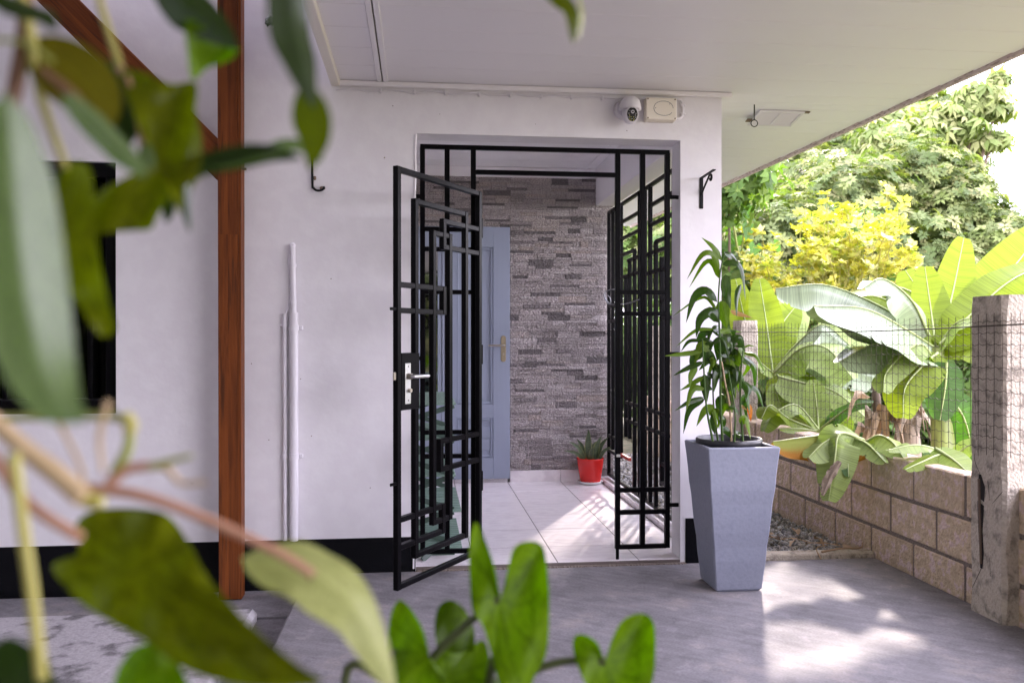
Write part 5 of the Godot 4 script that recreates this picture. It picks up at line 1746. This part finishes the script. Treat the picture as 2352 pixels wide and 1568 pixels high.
func tree(called: String, label: String, base: Vector3, lobes: Array, count: int, mesh: Mesh, cols: Array, key: String, sd: int, r := 0.12, out := 0.42, grp := "trees and shrubs beyond the wall") -> Node3D:
	var t := thing(called, label, "tree" if called.contains("tree") else "shrub", base, grp)
	crown(t, "crown", lobes, count, mesh, cols, key, sd, Vector2(0.75, 1.25), out)
	var mid := Vector3.ZERO
	for l in lobes:
		mid += l[0]
	mid /= lobes.size()
	var fork := base.lerp(mid, 0.45)
	put(t, "trunk", tubem([base, base.lerp(fork, 0.5) + Vector3(0.06, 0, 0.04), fork], r, r * 0.75, 10, 8, 0.05), M.bark)
	for l in lobes:
		put(t, "limb", tubem([fork, fork.lerp(l[0], 0.5) + Vector3(0.05, -0.05, 0), l[0] + Vector3(0, l[1].y * 0.5, 0)], r * 0.6, r * 0.15, 8, 8, 0.05), M.bark)
	return t

func trees() -> void:
	var ra := rosette(9, 0.125, 0.019, 0.35, 0.5, 1)
	var rb := rosette(7, 0.19, 0.034, -0.1, 0.8, 2)
	var rs := rosette(6, 0.085, 0.024, 0.6, 0.2, 3)
	var ru := rosette(7, 0.14, 0.03, 0.5, 0.6, 4)
	var rf := rosette(12, 0.16, 0.010, 0.2, 0.8, 6)
	var dark := [Color(0.19, 0.23, 0.09), Color(0.14, 0.18, 0.07), Color(0.25, 0.28, 0.115), Color(0.31, 0.31, 0.14), Color(0.10, 0.14, 0.05)]
	var mid := [Color(0.23, 0.28, 0.10), Color(0.30, 0.34, 0.14), Color(0.18, 0.23, 0.08), Color(0.35, 0.36, 0.17)]
	var yel := [Color(0.56, 0.47, 0.09), Color(0.64, 0.55, 0.17), Color(0.46, 0.42, 0.08), Color(0.72, 0.65, 0.34), Color(0.34, 0.36, 0.09)]
	var fresh := [Color(0.14, 0.22, 0.06), Color(0.20, 0.28, 0.08), Color(0.10, 0.17, 0.05)]
	var L := func(u: float, v: float, d: float, rx: float, ry: float, rz: float) -> Array:
		return [px(u, v, d), Vector3(rx, ry, rz)]
	tree("dense_tree", "dense broad evergreen tree with drooping leaf clusters behind yellow shrub", ground_under(px(1960, 900, 11.8)),
		[L.call(1700, 480, 12.5, 1.0, 0.75, 0.8), L.call(1820, 420, 13.5, 1.1, 0.75, 0.8), L.call(1960, 370, 14.0, 1.1, 0.75, 0.8), L.call(2080, 330, 14.5, 1.0, 0.8, 0.8), L.call(2180, 360, 14.5, 0.8, 0.7, 0.8), L.call(1900, 345, 14.5, 0.9, 0.7, 0.7), L.call(2000, 300, 14.6, 0.9, 0.7, 0.7), L.call(2100, 262, 14.7, 0.85, 0.65, 0.7), L.call(2190, 262, 14.7, 0.6, 0.5, 0.6), L.call(1790, 560, 10.6, 1.1, 0.75, 0.9), L.call(1930, 480, 11.4, 1.15, 0.85, 1.0), L.call(2090, 430, 12.0, 1.05, 0.8, 1.0), L.call(2030, 590, 11.2, 1.2, 0.8, 1.0), L.call(1720, 640, 10.4, 0.8, 0.7, 0.8), L.call(1880, 700, 10.6, 1.3, 0.7, 0.9)],
		17000, ra, dark, "crown_leaf", 101, 0.14)
	tree("dense_tree", "dense evergreen tree sloping down to the right under open sky", ground_under(px(2260, 900, 11.6)),
		[L.call(2190, 520, 11.6, 0.95, 0.85, 0.9), L.call(2290, 600, 11.2, 1.0, 0.75, 0.9), L.call(2390, 680, 11.0, 1.0, 0.75, 0.9), L.call(2180, 680, 11.0, 1.1, 0.8, 0.9), L.call(2180, 420, 12.0, 0.55, 0.5, 0.6)],
		12000, ra, mid + dark, "crown_leaf", 102, 0.13)
	tree("tall_tree", "tall airy tree with pale hanging leaves against the white sky", ground_under(px(2120, 900, 13.2)),
		[L.call(2080, 290, 14.0, 0.95, 0.5, 0.7), L.call(2060, 330, 13.0, 0.95, 0.45, 0.7), L.call(2170, 290, 13.0, 0.75, 0.42, 0.6), L.call(2250, 225, 13.0, 0.50, 0.32, 0.4), L.call(2285, 320, 13.0, 0.42, 0.14, 0.3), L.call(2292, 250, 12.9, 0.36, 0.12, 0.3), L.call(2130, 380, 13.0, 0.8, 0.3, 0.6), L.call(1960, 390, 13.0, 0.9, 0.4, 0.6), L.call(2300, 178, 13, 0.26, 0.12, 0.2)],
		2000, rb, mid, "crown_leaf", 103, 0.11, 0.6)
	tree("feathery_tree", "light green feathery tree between the dense crowns", ground_under(px(1950, 900, 10.9)),
		[L.call(1940, 530, 10.5, 0.5, 0.22, 0.4), L.call(1895, 560, 10.4, 0.35, 0.2, 0.3), L.call(1985, 505, 10.6, 0.32, 0.2, 0.3)],
		420, rf, fresh, "crown_leaf", 104, 0.05)
	tree("dense_tree", "leafy tree seen through the side grille of the porch", ground_under(px(1470, 900, 14)),
		[L.call(1430, 470, 13.6, 1.2, 0.9, 1.0), L.call(1530, 520, 13.0, 1.0, 0.9, 1.0), L.call(1620, 560, 12.0, 1.0, 0.9, 0.9), L.call(1480, 620, 13.0, 1.2, 0.8, 0.9)],
		4600, ra, mid + fresh, "crown_leaf", 105, 0.12)
	var sb := ground_under(px(1930, 900, 8.6))
	var sh := thing("yellow_shrub", "bright yellow leaved shrub with thin twigs behind banana plants", "shrub", sb, "trees and shrubs beyond the wall")
	var tr := RandomNumberGenerator.new()
	tr.seed = 12
	var spots := []
	for i in 84:
		var u := tr.randf_range(1705, 2125)
		var roof := lerpf(585, 470, clampf((u - 1740) / 200.0, 0.0, 1.0))
		if u > 2060:
			roof = lerpf(470, 600, (u - 2060) / 70.0)
		var tip := px(u, roof + 130.0 * pow(tr.randf(), 1.2) + (tr.randf_range(-25, 10) if i % 5 else -55.0), tr.randf_range(7.9, 8.9))
		var root := px(lerpf(u, 1930, 0.45), 770, 8.5) + Vector3(tr.randf_range(-0.15, 0.15), 0, tr.randf_range(-0.15, 0.15))
		var mid2 := root.lerp(tip, 0.55) + Vector3(tr.randf_range(-0.08, 0.08), 0.02, tr.randf_range(-0.08, 0.08))
		var path := curve([root, mid2, tip], 14)
		put(sh, "twig", tubem(path, 0.007, 0.0025, 5), M.stalk_yellow)
		for k in 13:
			var f := 1.0 - 0.62 * pow(tr.randf(), 1.5)
			spots.append(path[int(f * 14.0)] + Vector3(tr.randfn(), tr.randfn() * 0.8, tr.randfn()) * 0.055)
	for i in 6:
		put(sh, "stem", tubem([sb + Vector3(tr.randf_range(-0.1, 0.1), 0, tr.randf_range(-0.1, 0.1)), px(1930, 770, 8.5) + Vector3(tr.randf_range(-0.5, 0.5), 0, 0), px(1930, 690, 8.5) + Vector3(tr.randf_range(-0.8, 0.8), 0, 0)], 0.02, 0.01, 6, 8), M.stalk_brown)
	sprays(sh, "crown", spots, rs, yel, "shrub_leaf", 106)
	# undergrowth
	var k := 0
	for g in [[1660, 830, 9.2, 0.8], [1800, 830, 8.6, 0.9], [1950, 850, 8.2, 0.9], [2090, 850, 8.4, 0.9], [2240, 840, 8.2, 0.9], [2380, 830, 7.8, 0.9], [1460, 800, 11.8, 0.9], [1540, 780, 11.0, 0.9], [1620, 760, 10.4, 0.8]]:
		var c := px(g[0], g[1], g[2])
		var names := ["beside the porch corner", "left of the banana plants", "behind the dead fronds", "behind the tall banana stem", "behind the cracked post", "past the cracked post", "far behind the side grille", "near the side grille corner", "against the porch pier"]
		tree("green_bush", "low green bush " + names[k], ground_under(c), [[c, Vector3(g[3], 0.55, 0.6)], [c + Vector3(0.2, -0.6, 0.1), Vector3(g[3], 0.5, 0.6)]], 700, ru, fresh, "crown_leaf", 120 + k, 0.04, 0.5)
		k += 1
	# a taller bush added by the porch corner to block sun in front of the gate
	tree("green_bush", "tall green bush added at the rear corner of the porch to block sun", ground_under(Vector3(3.1, 0, -8.4)), [[Vector3(2.95, 2.85, -7.9), Vector3(0.55, 0.6, 0.6)], [Vector3(3.05, 2.75, -8.5), Vector3(0.5, 0.5, 0.4)], [Vector3(3.1, 1.6, -8.4), Vector3(0.45, 0.7, 0.5)]], 1100, ru, fresh, "crown_leaf", 140, 0.04, 0.5)
	# unseen hedge added behind and at the left to keep sky light off the facade
	var rh := rosette(8, 0.34, 0.07, 0.4, 0.6, 8)
	var hz := RandomNumberGenerator.new()
	hz.seed = 3
	for i in 8:
		var hc := Vector3(-8.4 + i * 1.65, 1.8, 4.5 + hz.randf_range(-0.2, 0.2))
		tree("unseen_hedge", "unseen dense hedge shrub added to block light into the carport", ground_under(hc), [[hc, Vector3(1.15, 1.95, 0.7)]], 1300, rh, dark, "crown_leaf", 160 + i, 0.05, 0.4, "added light blocking hedge shrubs")
	for i in 5:
		var hc2 := Vector3(-9.4, 1.8, -3.4 + i * 1.75)
		tree("unseen_hedge", "unseen dense hedge shrub added to block light into the carport", ground_under(hc2), [[hc2, Vector3(0.7, 1.9, 1.2)]], 900, rh, dark, "crown_leaf", 180 + i, 0.05, 0.4, "added light blocking hedge shrubs")
	# climbing plant with heart leaves near the corner of the house
	var cl := thing("heart_leaf_climber", "climber with large blue green heart leaves beside the white pier", "climber", ground_under(px(1700, 900, 8.8)), "")
	put(cl, "stem", tubem([ground_under(px(1700, 900, 8.8)), px(1702, 650, 8.7), px(1692, 560, 8.7), px(1675, 460, 8.7)], 0.02, 0.012, 8, 12), M.stalk_green)
	for g in [[1672, 450, 62], [1690, 545, 48], [1668, 560, 44], [1720, 520, 40], [1700, 600, 46], [1676, 640, 52], [1745, 625, 46], [1660, 500, 40], [1715, 480, 36], [1735, 565, 34], [1762, 600, 34], [1690, 690, 50], [1725, 660, 40], [2045, 640, 44], [1778, 560, 30], [1655, 600, 46], [1790, 640, 36], [2085, 655, 40]]:
		var o := px(g[0], g[1], tr.randf_range(8.2, 8.9))
		var sz: float = g[2] * 8.6 / FOCAL
		var dirv := Vector3(tr.randf_range(-0.7, 0.7), -0.8, 0.35).normalized()
		var hl := put(cl, "leaf", heart(o, o + dirv * sz, Vector3(tr.randf_range(-0.5, 0.3), 0.5, 0.9), sz * 0.85, 0.3, 0.1, 3, 20), M.aroid_leaf)
		put(hl, "stalk", tubem([o, o + Vector3(tr.randf_range(-0.08, 0.08), -0.02, -0.08), o + Vector3(tr.randf_range(-0.1, 0.1), -0.22, -0.16)], 0.006, 0.008, 6, 6), M.stalk_green)

# ---------------------------------------------------------------- plants close to the camera
func vine() -> void:
	var base := Vector3(-0.62, -0.03, -0.55)
	var t := thing("climbing_vine", "climbing vine with long glossy leaves and pinkish stems close at hand", "vine", base, "")
	var P := func(a: Array, d: float) -> Array:
		var q := []
		for p in a:
			q.append(px(p[0], p[1], p[2] if p.size() > 2 else d))
		return q
	var stem := func(a: Array, d: float, r0: float, r1: float, key: String) -> void:
		put(t, "stem", tubem(P.call(a, d), r0 * d / FOCAL, r1 * d / FOCAL, 12, 24), M[key])
	var lf := func(a: Array, d: float, hw: float, n: Vector3, fold: float, key: String, shape := 0, ruffle := 0.03, twist := 0.0) -> void:
		put(t, "leaf", blade(P.call(a, d), hw * d / FOCAL, n, fold, 24, shape, ruffle, 0.0, twist, 5), M[key])
	# main stem climbs from the ground outside the picture
	put(t, "stem", tubem([base, Vector3(-0.52, 0.5, -0.5), px(-160, 1250, 0.58), px(-60, 1010, 0.57), px(-40, 700, 0.56), px(10, 330, 0.56), px(55, 60, 0.56), px(40, -160, 0.56), Vector3(-0.30, 1.75, -0.58), Vector3(-0.34, 2.2, -0.58), Vector3(-0.36, CEIL - 0.03, -0.58)], 0.007, 0.0035, 10, 60), M.stalk_brown)
	var cam := Vector3(0, 0.1, 1)
	# upper group
	stem.call([[38, -60], [72, 90], [95, 230], [150, 385]], 0.55, 13, 9, "stalk_yellow")
	stem.call([[215, -40], [245, 60], [275, 155]], 0.62, 8, 9, "stalk_yellow")
	stem.call([[95, 160], [160, 215], [215, 285]], 0.54, 9, 17, "stalk_brown")
	stem.call([[270, 150], [305, 210], [325, 300], [330, 370]], 0.62, 7, 10, "stalk_pink")
	stem.call([[-20, 90], [60, 100], [120, 140]], 0.5, 6, 5, "stalk_green")
	lf.call([[60, 90], [150, 150], [215, 230], [235, 320]], 0.55, 78, Vector3(0.2, 0.3, 1), 0.25, "vine_yellow")
	var lob := func(c: Array, e: Array, d: float, lean: Vector2, cup: float, key: String) -> void:
		put(t, "leaf", lobed(c, e, d, lean, cup), M[key])
	lob.call([360, 260], [[280, 160], [330, 168], [390, 192], [450, 190], [447, 260], [436, 340], [424, 420], [412, 488], [385, 430], [352, 370], [318, 290], [292, 220]], 0.62, Vector2(0.5, -0.3), -0.3, "arrow_olive")
	lf.call([[275, 155], [330, 240], [372, 340], [400, 470]], 0.64, 55, Vector3(0.6, 0.2, 1), -0.3, "vine_dark")
	lf.call([[345, -70], [425, 5], [480, 50], [547, 112]], 0.62, 58, Vector3(-0.5, 0.7, 0.6), 0.55, "vine_dark")
	lob.call([468, 110], [[425, 45], [470, 62], [515, 88], [548, 114], [520, 142], [478, 155], [441, 184], [430, 120]], 0.63, Vector2(0.4, 0.3), -0.2, "arrow_bright")
	lf.call([[672, -120], [676, 40], [700, 150], [722, 250]], 0.56, 66, Vector3(0.75, 0.25, 0.7), 0.5, "vine_dark")
	lf.call([[700, 195], [712, 260], [722, 320], [712, 388]], 0.57, 44, Vector3(-0.2, 0.1, 1), 0.1, "vine_olive")
	lob.call([300, 462], [[118, 532], [165, 485], [215, 450], [300, 400], [425, 360], [530, 341], [560, 350], [545, 374], [500, 388], [430, 425], [392, 447], [362, 495], [345, 526], [300, 530], [215, 537], [150, 540]], 0.60, Vector2(0.25, 0.5), 0.25, "arrow_olive")
	lf.call([[470, 378], [560, 356], [640, 330], [700, 330], [740, 372]], 0.605, 44, Vector3(-0.2, 0.8, 0.6), 0.3, "vine_sheen", 0, 0.05)
	lf.call([[420, 392], [520, 366], [610, 352], [690, 362]], 0.60, 26, Vector3(0.1, -0.2, 1), 0.2, "vine_dark")
	lob.call([178, 560], [[130, 420], [155, 378], [185, 372], [210, 400], [215, 500], [228, 600], [250, 700], [264, 755], [230, 772], [180, 700], [140, 640], [122, 540]], 0.58, Vector2(-0.3, 0.2), -0.25, "arrow_olive")
	lf.call([[150, 215], [215, 280], [275, 340], [335, 402]], 0.52, 34, Vector3(-0.3, 0.8, 0.7), 0.8, "vine_sheen", 2)
	lf.call([[240, 140], [270, 210], [262, 290], [285, 330]], 0.66, 44, Vector3(-0.3, 0, 1), 0.2, "vine_dark")
	lf.call([[330, 330], [338, 370], [345, 400]], 0.6, 16, cam, 0.3, "vine_sheen", 2)
	lf.call([[428, 280], [424, 400], [428, 470], [437, 534]], 0.64, 20, Vector3(0.8, 0, 0.7), 0.5, "vine_dark")
	lf.call([[380, 440], [385, 480], [380, 512]], 0.64, 14, cam, 0.3, "vine_dark")
	lf.call([[12, 215], [30, 430], [62, 700], [120, 900], [196, 968]], 0.43, 98, Vector3(0.55, 0.35, 0.9), 0.35, "vine_sheen", 0)
	lf.call([[-40, -30], [40, 10], [95, 30], [130, 70]], 0.52, 40, Vector3(0.2, 0.7, 0.7), 0.4, "vine_dark")
	lf.call([[205, 175], [250, 230], [275, 300], [262, 350]], 0.65, 46, Vector3(0.4, 0.1, 1), 0.3, "vine_dark")
	lf.call([[300, 180], [345, 260], [365, 350], [355, 420]], 0.66, 48, Vector3(-0.4, 0.1, 1), 0.3, "vine_dark")
	lf.call([[395, 190], [425, 270], [440, 360], [432, 450]], 0.66, 30, Vector3(0.5, 0.1, 1), 0.4, "vine_olive")
	lf.call([[60, 30], [50, 120], [30, 190], [40, 230]], 0.56, 26, Vector3(-0.4, 0.2, 1), 0.3, "vine_olive")
	lf.call([[150, 380], [120, 470], [125, 590], [165, 690]], 0.60, 46, Vector3(-0.5, 0.1, 1), 0.35, "vine_dark")
	# lower group: jointed stems
	stem.call([[-30, 955], [60, 1035], [125, 1085], [190, 1142]], 0.52, 20, 25, "stalk_beige")
	stem.call([[185, 1138], [215, 1152], [235, 1150]], 0.53, 22, 14, "stalk_yellow")
	stem.call([[200, 1120], [330, 1140], [480, 1195], [640, 1270], [720, 1320]], 0.57, 13, 10, "stalk_pink")
	stem.call([[-20, 1040], [40, 1130], [95, 1180], [185, 1235]], 0.52, 14, 13, "stalk_pink")
	stem.call([[30, 1040], [50, 1200], [72, 1360], [95, 1560]], 0.50, 14, 13, "stalk_yellow")
	stem.call([[-20, 962], [110, 956], [230, 956], [292, 968], [292, 1030], [262, 1085]], 0.55, 9, 12, "stalk_green")
	stem.call([[285, 955], [300, 975], [292, 995]], 0.545, 17, 13, "stalk_yellow")
	stem.call([[250, 1110], [290, 1078], [345, 1070]], 0.55, 14, 11, "stalk_pink")
	stem.call([[330, 1072], [380, 1075], [415, 1108], [470, 1108]], 0.55, 9, 5, "stalk_beige")
	stem.call([[345, 1072], [400, 1056], [440, 1046]], 0.55, 10, 5, "stalk_green")
	stem.call([[128, 960], [155, 1010], [185, 1075], [190, 1110]], 0.54, 6, 5, "stalk_beige")
	stem.call([[248, 920], [228, 1000], [235, 1085]], 0.54, 8, 5, "stalk_beige")
	lob.call([330, 1310], [[118, 1300], [180, 1268], [172, 1205], [215, 1172], [300, 1166], [380, 1180], [430, 1240], [480, 1330], [580, 1440], [690, 1530], [740, 1566], [660, 1580], [560, 1575], [430, 1540], [330, 1470], [240, 1420], [170, 1370]], 0.60, Vector2(-0.2, -0.9), 0.35, "arrow_olive")
	lf.call([[556, 1280], [700, 1300], [820, 1400], [910, 1600]], 0.62, 92, Vector3(0.25, 0.85, 0.5), 0.3, "vine_pale", 0, 0.06)
	lob.call([345, 1570], [[300, 1492], [345, 1476], [372, 1488], [410, 1530], [440, 1600], [400, 1700], [330, 1720], [270, 1640], [262, 1560]], 0.58, Vector2(-0.2, -0.4), 0.3, "arrow_bright")
	lf.call([[90, 1500], [40, 1560], [0, 1680]], 0.50, 90, Vector3(0.2, 0.3, 1), 0.25, "vine_dark")
	# a leaf that hangs into the top of the view
	var h := thing("hanging_leaf", "curled green leaf tip hanging down from above before the ceiling", "leaf", px(1330, -260, 0.75), "")
	put(h, "stalk", tubem([Vector3(px(1420, -420, 0.75).x, CEIL, px(1420, -420, 0.75).z), px(1420, -420, 0.75), px(1345, -200, 0.75), px(1240, -60, 0.75)], 0.003, 0.002, 8, 24), M.stalk_green)
	put(h, "leaf_blade", blade([px(1235, -45, 0.75), px(1290, -8, 0.75), px(1318, 30, 0.75), px(1316, 102, 0.75)], 34 * 0.75 / FOCAL, Vector3(0.6, 0.2, 0.8), 0.4, 18, 0), M.vine_olive)
	put(h, "leaf_fold", blade([px(1330, -20, 0.76), px(1340, 30, 0.76), px(1330, 96, 0.76)], 22 * 0.75 / FOCAL, Vector3(0.9, 0.2, 0.4), 0.3, 12, 0), M.vine_pale)

func arrow_plant() -> void:
	var b0 := px(1150, 1800, 1.0)
	b0.y = 0.0
	var t := thing("arrowhead_plant", "arrowhead plant with upright lobed green leaves rising before the floor", "plant", b0, "")
	var D := 1.02
	var stalk := func(a: Array, r: float) -> void:
		var q := [b0]
		for p in a:
			q.append(px(p[0], p[1], p[2] if p.size() > 2 else D))
		put(t, "stalk", tubem(q, 0.006, r * D / FOCAL, 10, 40), M.stalk_dark)
	stalk.call([[900, 1640], [985, 1520], [1060, 1445], [1145, 1372]], 9.0)
	stalk.call([[1120, 1640], [1190, 1560], [1290, 1520], [1390, 1518]], 9.0)
	stalk.call([[800, 1660], [900, 1560], [950, 1500], [985, 1490]], 8.0)
	var leaf := func(c: Array, e: Array, lean: Vector2, cup: float, key: String, d := 1.02) -> void:
		put(t, "leaf", lobed(c, e, d, lean, cup), M[key])
	# first leaf: two lobes point up, the blade hangs down from the stalk
	leaf.call([1150, 1378], [[1146, 1368], [1140, 1320], [1122, 1260], [1093, 1198], [1078, 1260], [1080, 1340], [1085, 1400], [1110, 1440], [1128, 1500], [1150, 1580], [1200, 1660], [1225, 1560], [1255, 1500], [1262, 1400], [1258, 1320], [1245, 1252], [1205, 1244], [1178, 1262], [1168, 1310], [1160, 1362]], Vector2(0.25, -0.3), -0.12, "arrow_bright")
	# second leaf, lower left
	leaf.call([985, 1510], [[982, 1500], [975, 1455], [945, 1400], [915, 1378], [895, 1425], [893, 1510], [915, 1600], [980, 1690], [1060, 1640], [1030, 1590], [1010, 1540]], Vector2(-0.3, -0.3), -0.12, "arrow_bright", 1.0)
	leaf.call([1035, 1470], [[1008, 1500], [998, 1440], [1008, 1392], [1035, 1378], [1066, 1398], [1090, 1450], [1085, 1500], [1060, 1540], [1030, 1530]], Vector2(0.3, -0.4), 0.1, "arrow_deep", 1.06)
	leaf.call([1030, 1560], [[1000, 1500], [1060, 1500], [1110, 1470], [1128, 1530], [1150, 1610], [1120, 1720], [1020, 1700], [985, 1600]], Vector2(0.2, -0.7), 0.15, "arrow_bright", 1.03)
	# third leaf, right
	leaf.call([1392, 1522], [[1388, 1518], [1375, 1480], [1345, 1458], [1320, 1462], [1318, 1500], [1340, 1560], [1370, 1620], [1420, 1700], [1470, 1640], [1500, 1560], [1506, 1480], [1500, 1425], [1470, 1408], [1430, 1425], [1405, 1470]], Vector2(0.25, -0.3), -0.12, "arrow_bright")

# ---------------------------------------------------------------- everything
func _ready() -> void:
	rng.seed = 4242
	stage()
	materials()
	setting()
	house()
	stone_wall()
	blue_door()
	gates()
	timber()
	fittings()
	pots()
	boundary()
	bananas()
	trees()
	arrow_plant()
	vine()
